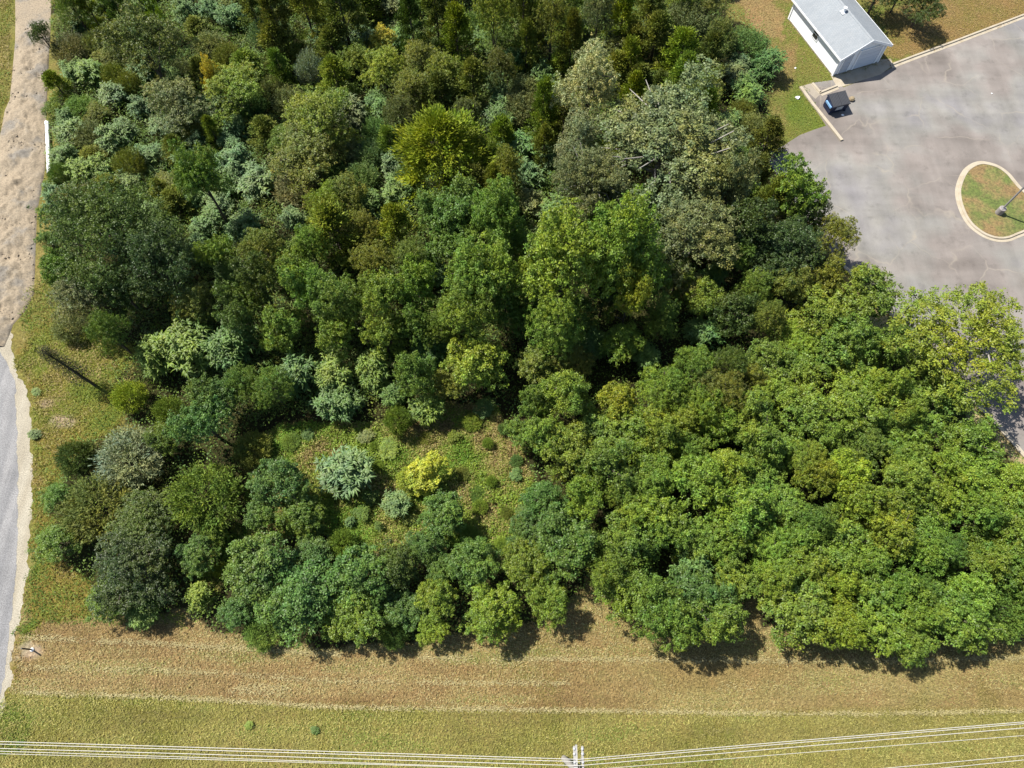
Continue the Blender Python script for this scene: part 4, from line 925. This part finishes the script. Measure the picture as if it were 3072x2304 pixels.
def mown_c(x, y, u, v, rg, m):
    line = np.interp(u, [0, 500, 1024, 1500, 2048, 3072], [2078, 2092, 2122, 2128, 2137, 2132])
    t = rg.normal(0, 0.2, m) + fbm(x * .12, y, 0.9, 71) * 1.9 - 0.5 + 0.5 * (fbm(x, y, 3.5, 73) - .5)
    up = pick([lin(170, 140, 92, .56), lin(188, 158, 106, .56), lin(204, 180, 122, .56), lin(216, 204, 146, .56), lin(164, 168, 92, .56)], np.clip(t + 0.12 * np.clip((u - 1700) / 900, 0, 1), 0, .999))
    lo = pick([lin(160, 150, 84, .56), lin(172, 168, 84, .56), lin(190, 182, 98, .56), lin(206, 196, 118, .56), lin(148, 164, 72, .56)], np.clip(t, 0, .999))
    g = np.clip((u - 1500) / 1200, 0, 1)[:, None] * np.clip(0.25 + 1.3 * (fbm(x, y, 4, 91) - 0.3), 0, 1)[:, None]; up = up * (1 - g) + g * np.array(lin(190, 180, 112, .5)); lo = lo * (1 - .7 * g) + .7 * g * np.array(lin(204, 194, 122, .5))
    base = np.where((v < line)[:, None], up, lo)
    return base * np.clip(1 + rg.normal(0, 0.2, m), .5, 1.7)[:, None]
cover("mown_grass", "dry mown grass on the verge under the wires", "grass", mown, ((-150, 3300), (1660, 2420)), 190000, lambda x, y, rg: 0.01 + 0.09 * rg.random(len(x)), mown_c, 0.15, 0.032, 0.4, 4)
def lawn_fn(u, v):
    p = [(2130, -150), (3300, -150), (3300, -30), (2690, 180), (2500, 238), (2405, 250), (2470, 372), (2300, 450), (2270, 380), (2300, 240), (2290, 120), (2150, 0)]
    return inside(u, v, p)
def lawn_c(x, y, u, v, rg, m):
    t = fbm(x, y, 3.2, 77) * 1.8 - 0.4 + rg.normal(0, 0.14, m) + 0.35 * inside(u, v, [(2400, 90), (2440, 90), (2520, 230), (2480, 380), (2330, 460), (2380, 250)])- 0.25 * (u > 2650) - 0.3 * (v < 110)
    return pick([lin(198, 166, 116, .5), lin(186, 160, 104, .5), lin(170, 158, 90, .5), lin(150, 160, 74, .5), lin(132, 156, 62, .5)], np.clip(t, 0, .999)) * np.clip(1 + rg.normal(0, 0.16, m), .5, 1.6)[:, None]
cover("lawn_grass", "short patchy green and tan lawn around the shed", "grass", lawn_fn, ((2080, 3300), (-150, 470)), 60000, lambda x, y, rg: 0.01 + 0.06 * rg.random(len(x)), lawn_c, 0.15, 0.035, 0.35, 6)
def straw():
    rg = np.random.default_rng(8); P = []; 
    lines = [([(60, 2078), (500, 2092), (1024, 2122), (1500, 2128), (2048, 2137), (2600, 2141), (3150, 2130)], 0.85, 7000, 0.075), ([(70, 1912), (400, 1927), (800, 1950), (1024, 1963)], 0.8, 2200, 0.1), ([(1250, 1975), (1750, 1978), (2048, 1981), (2600, 1985), (3150, 1972)], 0.8, 3600, 0.1),
             ([(60, 2003), (300, 2006), (480, 2010), (1024, 2044)], 0.5, 1500, 0.1), ([(1024, 2045), (1700, 2050)], 0.5, 1200, 0.09), ([(700, 2072), (860, 2068)], 0.5, 900, 0.18), ([(1900, 2060), (3100, 2065)], 0.2, 800, 0.2), ([(500, 2140), (520, 2300)], 0.0, 10, 0.2)]
    for px, d, n, w in lines:
        q = np.array(px, float); s = np.concatenate([[0], np.cumsum(np.hypot(*np.diff(q, axis=0).T))]); t = rg.uniform(0, s[-1], n)
        gate = vnoise(t, t * 0, 60, 9) + 0.4 * rg.random(n) > (0.78 - d * 0.5); t = t[gate]
        uu = np.interp(t, s, q[:, 0]); vv = np.interp(t, s, q[:, 1]) + 4 * (vnoise(t, 0 * t, 90, 12) - .5)
        for a, b in zip(uu, vv):
            p = at(a, b); P.append((p.x + rg.normal(0, w), p.y + rg.normal(0, w), rg.uniform(0.03, 0.14)))
    P = np.array(P); m = len(P)
    nn = unit(rg.normal(0, 0.35, (m, 3)) + np.array([0, 0, 1.0])); ax = unit(np.stack([rg.normal(1, .5, m), rg.normal(0, .6, m), rg.normal(0, .15, m)], 1))
    V, F = rhombs(P, ax, nn, rg.uniform(.1, .24, m), rg.uniform(.02, .04, m))
    col = np.array(lin(222, 208, 152, .5))[None] * np.clip(1 + rg.normal(0, 0.16, m), .6, 1.4)[:, None]
    tag(link("straw", leaf_mesh("straw", V, F, col), M_WEED), "pale cut straw lying in long rows on the mown verge", "straw", kind='stuff')
straw()

# small weed tufts on the mown verge
for u, v, r, t, lab in ((942, 2193, 17, 'mid', "small dark weed tuft alone on the olive mown grass"), (745, 2178, 17, 'lime', "yellow green weed tuft alone on the olive mown grass"), (112, 1175, 18, 'bright', "small green weed beside the road shoulder below the thin tree"), (108, 1300, 24, 'gfrond', "leafy green weed at the road shoulder left of the bare sand patch")):
    plant('F', u, v, r, 0.3 if r < 20 else 0.45, t, lab)

# ------------------------------------------------------------------ shed
M_WHITE = plain("white_siding", (0.74, 0.76, 0.78), 0.55, wear=0.04)
M_TRIM = plain("white_trim", (0.78, 0.79, 0.8), 0.5, wear=0.03)
M_DOOR = plain("grey_door", (0.42, 0.45, 0.5), 0.5, wear=0.06)
M_GLASS, _nt, _b = new_mat("window_glass"); _b.inputs['Base Color'].default_value = (0.02, 0.025, 0.03, 1); _b.inputs['Roughness'].default_value = 0.08
def roof_mat():
    m, nt, b = new_mat("grey_shingles"); v = obj_coord(nt, (1, 1, 1), (0, 0, math.radians(-21)))
    br = N(nt, "ShaderNodeTexBrick"); br.inputs['Scale'].default_value = 1.0; br.inputs['Brick Width'].default_value = 0.33; br.inputs['Row Height'].default_value = 0.15; br.inputs['Mortar Size'].default_value = 0.008
    br.inputs['Color1'].default_value = (*lin(196, 202, 206), 1); br.inputs['Color2'].default_value = (*lin(184, 192, 198), 1); br.inputs['Mortar'].default_value = (*lin(160, 168, 175), 1)
    nt.links.new(v, br.inputs['Vector']); n = noise(nt, v, 25, 3); n2 = noise(nt, v, 0.6, 3)
    c = mixc(nt, 1.0, br.outputs[0], ramp(nt, n, [(0.3, 0.86), (0.7, 1.12)]).outputs[0], 'MULTIPLY'); c = mixc(nt, 1.0, c, ramp(nt, n2, [(0.3, 0.94), (0.7, 1.06)]).outputs[0], 'MULTIPLY')
    nt.links.new(c, b.inputs['Base Color']); b.inputs['Roughness'].default_value = 0.8; bump(nt, b, n, 0.2, 0.01); return m
def shed():
    A = at(2497, 227); Wd, Ln, He, Hr = 5.0, 8.3, 2.25, 3.45; oh, of = 0.3, 0.36
    root = empty('shed', A, math.radians(21)); zr = lambda x: He + (Hr - He) * (1 - abs(x - Wd / 2) / (Wd / 2))
    mb = MB(); mb.box((Wd / 2, Ln / 2, 0.02), (Wd + 0.12, Ln + 0.12, 0.2)); mb.build("foundation", M_APRON, root)
    # lapped siding, one board course at a time
    def boards(name, fn, top):
        mb = MB(); z = 0.12; h = 0.2
        while z < top - 0.01:
            fn(mb, z, min(z + h, top)); z += h
        return mb.build(name, M_WHITE, root)
    def side(xo, s):
        def f(mb, z0, z1):
            a, b = xo + s * 0.026, xo + s * 0.008
            lo, hi = (min, max)
            mb.hexa([(lo(a, xo - s * .05), 0, z0), (hi(a, xo - s * .05), 0, z0), (hi(a, xo - s * .05), Ln, z0), (lo(a, xo - s * .05), Ln, z0)], [(lo(b, xo - s * .05), 0, z1), (hi(b, xo - s * .05), 0, z1), (hi(b, xo - s * .05), Ln, z1), (lo(b, xo - s * .05), Ln, z1)])
        return f
    boards("wall", side(0, -1), He - 0.02); boards("wall", side(Wd, 1), He - 0.02)
    def gable(yo, s):
        def f(mb, z0, z1):
            def span(z):
                if z <= He: return 0.0, Wd
                k = (z - He) / (Hr - He) * Wd / 2; return k, Wd - k
            (a0, a1), (b0, b1) = span(z0), span(z1); y0, y1, yi = yo + s * 0.024, yo + s * 0.006, yo - s * 0.05
            if b1 - b0 < 0.02: b0, b1 = Wd / 2 - .01, Wd / 2 + .01
            if s < 0: mb.hexa([(a0, y0, z0), (a1, y0, z0), (a1, yi, z0), (a0, yi, z0)], [(b0, y1, z1), (b1, y1, z1), (b1, yi, z1), (b0, yi, z1)])
            else: mb.hexa([(a0, yi, z0), (a1, yi, z0), (a1, y0, z0), (a0, y0, z0)], [(b0, yi, z1), (b1, yi, z1), (b1, y1, z1), (b0, y1, z1)])
        return f
    boards("wall", gable(0, -1), Hr - 0.03); boards("wall", gable(Ln, 1), Hr - 0.03)
    for x in (0, Wd):
        for y in (0, Ln): mb = MB(); mb.box((x, y, 1.13), (0.16, 0.16, 2.2)); mb.build("corner_board", M_TRIM, root)
    # roof, two slopes with thickness, rake and eave boards
    sl = (Hr - He) / (Wd / 2); th = 0.1; ze = He - sl * oh
    mb = MB(); P = lambda x, y, up: (x, y, (Hr - sl * abs(x - Wd / 2)) + up)
    for x0, x1 in ((-oh, Wd / 2), (Wd / 2, Wd + oh)):
        mb.hexa([P(x0, -of, 0.02), P(x1, -of, 0.02), P(x1, Ln + of, 0.02), P(x0, Ln + of, 0.02)], [P(x0, -of, th), P(x1, -of, th), P(x1, Ln + of, th), P(x0, Ln + of, th)])
    rf = mb.build("roof", roof_mat(), root)
    mb = MB(); n = 14
    mb.hexa([P(Wd / 2 - .14, -of, th - .01), P(Wd / 2, -of, th + .0), P(Wd / 2, Ln + of, th + .0), P(Wd / 2 - .14, Ln + of, th - .01)], [P(Wd / 2 - .14, -of, th + .02), P(Wd / 2, -of, th + .025), P(Wd / 2, Ln + of, th + .025), P(Wd / 2 - .14, Ln + of, th + .02)])
    mb.hexa([P(Wd / 2, -of, th), P(Wd / 2 + .14, -of, th - .01), P(Wd / 2 + .14, Ln + of, th - .01), P(Wd / 2, Ln + of, th)], [P(Wd / 2, -of, th + .025), P(Wd / 2 + .14, -of, th + .02), P(Wd / 2 + .14, Ln + of, th + .02), P(Wd / 2, Ln + of, th + .025)])
    mb.build("ridge_cap", rf.data.materials[0], rf)
    for x0, x1 in ((-oh, Wd / 2), (Wd / 2, Wd + oh)):
        mb = MB()
        for y in (-of - 0.03, Ln + of + 0.005):
            mb.hexa([P(x0, y, -0.14), P(x1, y, -0.14), P(x1, y + .025, -0.14), P(x0, y + .025, -0.14)], [P(x0, y, th + .012), P(x1, y, th + .012), P(x1, y + .025, th + .012), P(x0, y + .025, th + .012)])
        mb.build("rake_board", M_TRIM, root)
    for x in (-oh - 0.03, Wd + oh + 0.03):
        mb = MB(); mb.box((x, Ln / 2, ze + 0.0), (0.05, Ln + 2 * of + .06, 0.16)); mb.build("fascia_board", M_TRIM, root)
    for a, b in ((-oh, -0.03), (Wd + 0.03, Wd + oh)):
        mb = MB(); mb.box(((a + b) / 2, Ln / 2, ze - 0.065), (b - a, Ln + 2 * of - .05, 0.02)); mb.build("soffit", M_TRIM, root)
    # roof vent near the ridge
    inv = Matrix.Rotation(-math.radians(21), 4, 'Z'); q = inv @ (at(2531, 36, 3.35) - A)
    zb = Hr - sl * abs(q.x - Wd / 2) + th - 0.06
    vt = MB(); vt.lathe([(0.19, 0.0), (0.19, 0.03), (0.13, 0.1), (0.12, 0.42), (0.17, 0.43), (0.17, 0.5), (0.08, 0.54)], 18, (q.x, q.y, zb + 0.04)); vo = vt.build("roof_vent", plain("white_vent", (0.8, 0.8, 0.8), 0.4, wear=0.02), root, smooth=False)
    fl = MB(); fl.hexa([(q.x - .26, q.y - .26, zb + .02 - sl * 0), (q.x + .26, q.y - .26, zb + .02), (q.x + .26, q.y + .26, zb + .02), (q.x - .26, q.y + .26, zb + .02)], [(q.x - .26, q.y - .26, zb + .05), (q.x + .26, q.y - .26, zb + .09), (q.x + .26, q.y + .26, zb + .09), (q.x - .26, q.y + .26, zb + .05)]); fl.build("flange", vo.data.materials[0], vo)
    # front: personnel door and sectional garage door
    M_FR = M_TRIM
    d = empty("d", (0, 0, 0)); bpy.data.objects.remove(d)
    dm = MB(); dm.box((0.95, -0.045, 1.13), (0.9, 0.05, 2.02)); door = dm.build("door", M_DOOR, root)
    f = MB(); f.box((0.445, -0.05, 1.14), (0.1, 0.07, 2.06)); f.box((1.455, -0.05, 1.14), (0.1, 0.07, 2.06)); f.box((0.95, -0.05, 2.2), (1.11, 0.07, 0.08)); f.build("frame", M_FR, door)
    k = MB(); k.lathe([(0.02, 0), (0.035, 0.02), (0.035, 0.05), (0.015, 0.06)], 10, (1.3, -0.1, 1.05)); k.build("handle", plain("steel", (0.5, 0.5, 0.5), 0.3, 1.0), door)
    for z in (0.62, 1.05, 1.6):
        pn = MB(); pn.box((0.95, -0.076, z + 0.05), (0.62, 0.014, 0.3)); pn.build("panel", M_DOOR, door)
    gd = MB(); gd.box((3.3, -0.035, 1.13), (2.36, 0.03, 2.06)); g = gd.build("garage_door", M_DOOR, root)
    for i in range(4):
        pn = MB(); pn.box((3.3, -0.062, 0.37 + i * 0.51), (2.34, 0.03, 0.49)); pn.build("panel", plain("light_garage_panel", (0.52, 0.56, 0.62), 0.45, wear=0.03), g)
    f = MB(); f.box((2.03, -0.055, 1.14), (0.16, 0.09, 2.08)); f.box((4.57, -0.055, 1.14), (0.16, 0.09, 2.08)); f.box((3.3, -0.055, 2.22), (2.7, 0.09, 0.1)); f.build("frame", M_FR, g)
    # window in the white side wall
    w = inv @ (at(2449.5, 104, 1.45) - A)
    wy = w.y
    fr = MB()
    for y, z, sy, sz in ((wy - .42, 1.5, .07, 1.0), (wy + .42, 1.5, .07, 1.0), (wy, 1.5, .77, .05), (wy, 1.02, .91, .06), (wy, 1.98, .91, .06)): fr.box((-0.035, y, z), (0.06, sy, sz))
    wn_ = fr.build("window", M_TRIM, root)
    for z in (1.26, 1.745):
        p = MB(); p.box((-0.03, wy, z), (0.03, 0.76, 0.42)); p.build("pane", M_GLASS, wn_)
    tag(root, "white shed with grey gable roof beside the parking lot", "shed")
shed()

# ------------------------------------------------------------------ dumpster and small things round it
def dumpster():
    c = at(2502, 326); root = empty('dumpster', (c.x, c.y, 0.01), math.radians(17)); root.scale = (0.88, 0.88, 0.88)
    mb_ = plain("navy_steel", (0.012, 0.018, 0.045), 0.45, wear=0.3); ml = plain("black_lid", (0.03, 0.031, 0.035), 0.55, wear=0.2); mp = plain("pale_blue_sleeve", (0.16, 0.3, 0.5), 0.5, wear=0.15)
    w, dp, hf, hb = 1.0, 0.72, 1.1, 1.45
    b = MB(); b.hexa([(-w, -dp * .8, .12), (w, -dp * .8, .12), (w, dp, .12), (-w, dp, .12)], [(-w, -dp, hf), (w, -dp, hf), (w, dp, hb), (-w, dp, hb)]); b.build("body", mb_, root, 0.015)
    r = MB()
    for y, z in ((-dp, hf), (dp, hb)): r.box((0, y, z), (2 * w + .12, .08, .07))
    for s in (-1, 1): r.hexa([(s * w - .04, -dp, hf - .03), (s * w + .04, -dp, hf - .03), (s * w + .04, dp, hb - .03), (s * w - .04, dp, hb - .03)], [(s * w - .04, -dp, hf + .03), (s * w + .04, -dp, hf + .03), (s * w + .04, dp, hb + .03), (s * w - .04, dp, hb + .03)])
    r.build("rim", mb_, root)
    for s in (-1, 1):
        cx = s * w * .5; L = MB(); x0, x1 = cx - w * .49, cx + w * .49
        z = lambda y: hf + (hb - hf) * (y + dp) / (2 * dp)
        L.hexa([(x0, -dp - .06, z(-dp) + .03), (x1, -dp - .06, z(-dp) + .03), (x1, dp, z(dp) + .03), (x0, dp, z(dp) + .03)], [(x0, -dp - .06, z(-dp) + .07), (x1, -dp - .06, z(-dp) + .07), (x1, dp, z(dp) + .1), (x0, dp, z(dp) + .1)])
        lid = L.build("lid", ml, root)
        for i in range(6):
            x = x0 + .09 + i * (x1 - x0 - .18) / 5; q = MB()
            q.hexa([(x - .03, -dp, z(-dp) + .06), (x + .03, -dp, z(-dp) + .06), (x + .03, dp - .08, z(dp - .08) + .08), (x - .03, dp - .08, z(dp - .08) + .08)], [(x - .022, -dp, z(-dp) + .1), (x + .022, -dp, z(-dp) + .1), (x + .022, dp - .08, z(dp - .08) + .13), (x - .022, dp - .08, z(dp - .08) + .13)])
            q.build("rib", plain("lid_rib", (0.055, 0.057, 0.062), 0.5), lid)
    for s in (-1, 1):
        p = MB(); p.box((s * (w + .07), -.05, .92), (.13, 1.05, .2)); p.build("fork_sleeve", mp if s < 0 else mb_, root)
        k = MB(); k.box((s * (w - .1), 0, .06), (.14, 1.3, .12)); k.build("skid", mb_, root)
    pl = MB(); pl.hexa([(-.45, -dp * .87 - .03, .45), (.35, -dp * .87 - .03, .45), (.35, -dp * .87 - .0, .45), (-.45, -dp * .87 - .0, .45)], [(-.45, -dp * .99 - .03, .98), (.35, -dp * .99 - .03, .98), (.35, -dp * .99, .98), (-.45, -dp * .99, .98)])
    pl.build("grey_plate", plain("grey_sticker", (0.34, 0.37, 0.4), 0.5), root)
    tag(root, "dark navy dumpster with two ribbed black lids beside the kerb wall", "dumpster")
dumpster()
def small_things():
    p = at(2553, 300); root = empty('stone', (p.x, p.y, 0.0)); rg = random.Random(3); mb = MB()
    mb.lathe([(0.12, 0.0), (0.25, 0.06), (0.27, 0.18), (0.2, 0.3), (0.06, 0.34)], 9)
    mb.v = [(x * rg.uniform(.8, 1.2), y * rg.uniform(.75, 1.1), z) for x, y, z in mb.v]
    mb.build("body", plain("tan_stone", lin(196, 176, 140), 0.9, ws=9, wear=.25), root); tag(root, "tan stone lying on the asphalt right of the dumpster", "stone")
    mw = plain("white_plastic", (0.75, 0.75, 0.74), 0.5, wear=0.05)
    for u, v, r, lab in ((2392, 295, .24, "white plastic bag on the lawn left of the concrete pad"), (2386, 205, .11, "small white scrap on the lawn between the shrubs and shed"), (2527, 346, .14, "pale scrap on the asphalt in front of the dumpster"), (2975, 281, .08, "tiny white scrap on the open asphalt above the island")):
        p = at(u, v); mb = MB(); rg = random.Random(int(u)); mb.lathe([(r * .7, 0.0), (r, r * .25), (r * .75, r * .6), (r * .25, r * .75)], 9); mb.v = [(x * rg.uniform(.65, 1.25), y * rg.uniform(.6, 1.0), z * rg.uniform(.7, 1.2)) for x, y, z in mb.v]
        o = mb.build("litter", mw); o.location = (p.x, p.y, 0.012); tag(o, lab, "litter")
    # white pipe on the ground beside the track
    a, b = at(141.5, 366, .2), at(147.5, 520, .2); root = empty('plastic_pipe', (a.x, a.y, 0)); d = (b - a); d.z = 0; L = d.length; dn = d.normalized()
    mpipe = plain("white_pvc", (0.82, 0.83, 0.8), 0.35, wear=0.04)
    def seg(n, t0, t1, r):
        m = MB(); k = 16
        def ring(t, rr): 
            s = Vector((-dn.y, dn.x, 0)); return [dn * (L * t) + Vector((0, 0, .2)) + (s * math.cos(6.2832 * i / k) + Vector((0, 0, 1)) * math.sin(6.2832 * i / k)) * rr for i in range(k)]
        rs = [ring(t0, r), ring(t1, r), ring(t1, r * .9), ring(t0, r * .9)]; vs = [v for q in rs for v in q]
        m.add(vs, [(j * k + i, j * k + (i + 1) % k, ((j + 1) % 4) * k + (i + 1) % k, ((j + 1) % 4) * k + i) for j in range(4) for i in range(k)])
        return m.build(n, mpipe if n != 'coupling' else plain("grey_coupling", (0.5, 0.52, 0.48), .5), root, smooth=False)
    seg("pipe_length", 0, .735, .18); seg("pipe_length", .745, 1, .18); seg("coupling", .73, .75, .19)
    seg("collar", 0.0, .06, .2)
    tag(root, "long white plastic pipe lying beside the dirt track", "pipe")
    # marker post in the sandy disc
    p = at(97, 1949); root = empty('marker_post', (p.x, p.y, 0)); m = MB(); m.tube([(0, 0, -.1), (0, 0, 1.15)], .05, 8); m.build("post", plain("dark_post", (0.03, 0.028, 0.027), .6), root)
    m = MB(); m.lathe([(.13, 0), (.13, .06), (.07, .12)], 12); m.build("base_cap", plain("white_cap", (.7, .7, .68), .5), root); tag(root, "dark upright marker post in a sandy patch by the road", "post")
small_things()

# ------------------------------------------------------------------ lamp post on the island
def lamp():
    p = at(2993.6, 641); root = empty('street_lamp', (p.x, p.y, 0.1)); g = plain("bronze_steel", (0.26, 0.25, 0.25), .45, 0.3)
    m = MB(); m.lathe([(.3, -.1), (.3, .62), (.27, .66)], 20); m.build("concrete_base", plain("base_concrete", lin(205, 195, 190), .85), root)
    m = MB(); m.box((0, 0, .68), (.3, .3, .04)); m.build("base_plate", g, root)
    m = MB(); m.tube([(0, 0, .7), (0, 0, 7.2)], [.085, .065], 12); m.build("pole", g, root)
    m = MB(); m.box((0.45, 0, 7.25), (.9, .08, .08)); m.build("arm", g, root); m = MB(); m.hexa([(.7, -.2, 7.12), (1.4, -.2, 7.12), (1.4, .2, 7.12), (.7, .2, 7.12)], [(.75, -.16, 7.3), (1.35, -.16, 7.3), (1.35, .16, 7.3), (.75, .16, 7.3)]); m.build("lamp_head", g, root)
    tag(root, "grey lamp post on a concrete base in the grassy island", "lamp post")
lamp()

# ------------------------------------------------------------------ utility pole and wires along the bottom
M_WIRE = plain("aluminium_wire", (0.45, 0.43, 0.39), .5, 0.0, wear=0.05)
def pole():
    t = at(1738, 2322, 11.0); root = empty('utility_pole', (t.x, t.y, 0)); m = MB(); m.tube([(0, 0, -.3), (0, 0, 6), (0, 0, 11.2)], [.19, .16, .12], 12); m.build("pole", plain("weathered_wood", (.30, .28, .25), .85, ws=8, wear=.3), root)
    wa = plain("grey_arm", (.27, .26, .24), .8, wear=.25)
    for x, z in ((-.2, 10.85), (.2, 10.85), (0, 9.6)):
        m = MB(); m.box((x, .05, z), (.1, 2.3, .12)); m.build("crossarm", wa, root)
    for y in (1.08, .86, .5, .1):
        for x in (-.2, .2):
            m = MB(); m.lathe([(.03, .06), (.075, .09), (.05, .13), (.075, .17), (.03, .24)], 10, (x, y, 10.85)); m.build("insulator", plain("white_porcelain", (.36, .36, .37), .4), root)
    for s in (-1, 1):
        m = MB(); m.tube([(.2 * s, .9, 10.8), (.1 * s, .1, 9.9)], .025, 6); m.build("brace", wa, root)
    tag(root, "weathered wooden utility pole with double crossarm under the wires", "utility pole")
    return t
pole()
WIRES = [("topmost overhead wire across the bottom verge", (-150, 2220), (1735, 2278), (3250, 2151), 9.6, 11.1), ("second overhead wire from the top across the bottom verge", (-150, 2228), (1735, 2285), (3250, 2156), 9.6, 11.1),
         ("third overhead wire from the top across the bottom verge", (-150, 2241), (1735, 2297), (3250, 2169), 9.6, 11.1), ("fourth overhead wire from the top across the bottom verge", (-150, 2257), (1735, 2312), (3250, 2193), 9.4, 11.0)]
for i, (lab, a, b, c, ze, zp) in enumerate(WIRES):
    m = MB(); P0, P1, P2 = at(*a, ze), at(*b, zp), at(*c, ze); pts = []
    for s, e in ((P0, P1), (P1, P2)):
        for k in range(13):
            if pts and k == 0: continue
            q = k / 12; p = s.lerp(e, q); p.z -= 0.35 * 4 * q * (1 - q) * 0.5; pts.append(p)
    m.tube(pts, 0.0145 if i < 3 else 0.011, 6); o = m.build("overhead_wire", M_WIRE, smooth=True); tag(o, lab, "wire", "overhead wires on the utility pole")
for i, (lab, a, c) in enumerate((("upper of the low wires at the bottom right corner", (2500, 2319), (3250, 2250)), ("lower of the low wires at the bottom right corner", (2560, 2331), (3250, 2262)))):
    m = MB(); P0, P2 = at(*a, 7.2), at(*c, 6.6); m.tube([P0.lerp(P2, k / 8) for k in range(9)], 0.014, 6); tag(m.build("low_wire", M_WIRE, smooth=True), lab, "wire", "low wires below the overhead line")
# low black cable along the verge whose dark line shows at the left
m = MB(); P0, P2 = at(-150, 2249, 7.5), at(1690, 2310, 8.2); m.tube([P0.lerp(P2, k / 10) - Vector((0, 0, .3 * 4 * k / 10 * (1 - k / 10))) for k in range(11)], 0.014, 6); tag(m.build("low_wire", M_WIRE, smooth=True), "thin low wire running left from the utility pole", "wire")

# ------------------------------------------------------------------ car just entering at the right edge
def car():
    p = at(3064, 838); root = empty('parked_car', (p.x, p.y, 0.01), math.radians(24)); mw = plain("white_car_paint", (.75, .75, .74), .2, wear=.01); mk = plain("black_rubber", (.02, .02, .02), .7)
    L, W = 4.5, 1.8
    # x runs from the nose (0) to the tail, y from the near side down to -W
    sec = [(0.0, .3, .62, .72), (.25, .22, .74, .82), (1.1, .2, .86, .88), (1.6, .2, .92, .9), (3.7, .2, .95, .9), (4.3, .22, .9, .86), (4.5, .32, .8, .76)]
    m = MB(); rings = []
    for x, z0, z1, k in sec:
        h = W / 2 * k / .9; rings.append([(x, -W / 2 - h, z0), (x, -W / 2 - h * 1.0, (z0 + z1) / 2), (x, -W / 2 - h * .92, z1), (x, -W / 2 + h * .92, z1), (x, -W / 2 + h, (z0 + z1) / 2), (x, -W / 2 + h, z0)])
    vs = [v for r in rings for v in r]; fs = [(i * 6 + j, i * 6 + (j + 1) % 6, (i + 1) * 6 + (j + 1) % 6, (i + 1) * 6 + j) for i in range(len(sec) - 1) for j in range(6)] + [tuple(range(6))[::-1], tuple((len(sec) - 1) * 6 + j for j in range(6))]
    m.add(vs, [f[::-1] for f in fs]); m.build("body", mw, root, 0.04, True)
    c = MB(); c.hexa([(1.35, -1.66, .9), (4.0, -1.66, .93), (4.0, -.14, .93), (1.35, -.14, .9)], [(2.05, -1.45, 1.4), (3.5, -1.45, 1.42), (3.5, -.35, 1.42), (2.05, -.35, 1.4)]); c.build("windows", M_GLASS, root, .03)
    r = MB(); r.hexa([(2.08, -1.44, 1.4), (3.48, -1.44, 1.42), (3.48, -.36, 1.42), (2.08, -.36, 1.4)], [(2.15, -1.4, 1.46), (3.42, -1.4, 1.47), (3.42, -.4, 1.47), (2.15, -.4, 1.46)]); r.build("roof", mw, root, .02)
    for x in (.85, 3.6):
        for y in (-.1, -1.7):
            w = MB(); w.tube([(x, y - .1, .32), (x, y + .1, .32)], .32, 18); wh = w.build("wheel", mk, root); q = MB(); q.tube([(x, y - .11, .32), (x, y + .11, .32)], .19, 12); q.build("rim", plain("alloy", (.5, .5, .5), .35, .8), wh)
    for y in (-.35, -1.45):
        h = MB(); h.box((.1, y, .62), (.16, .36, .12)); h.build("headlight", plain("lamp_lens", (.6, .62, .65), .1), root)
    b = MB(); b.box((.04, -.9, .34), (.14, 1.62, .2)); b.build("bumper", mk, root, .03)
    tag(root, "white car entering at the right edge of the parking lot", "car")
car()
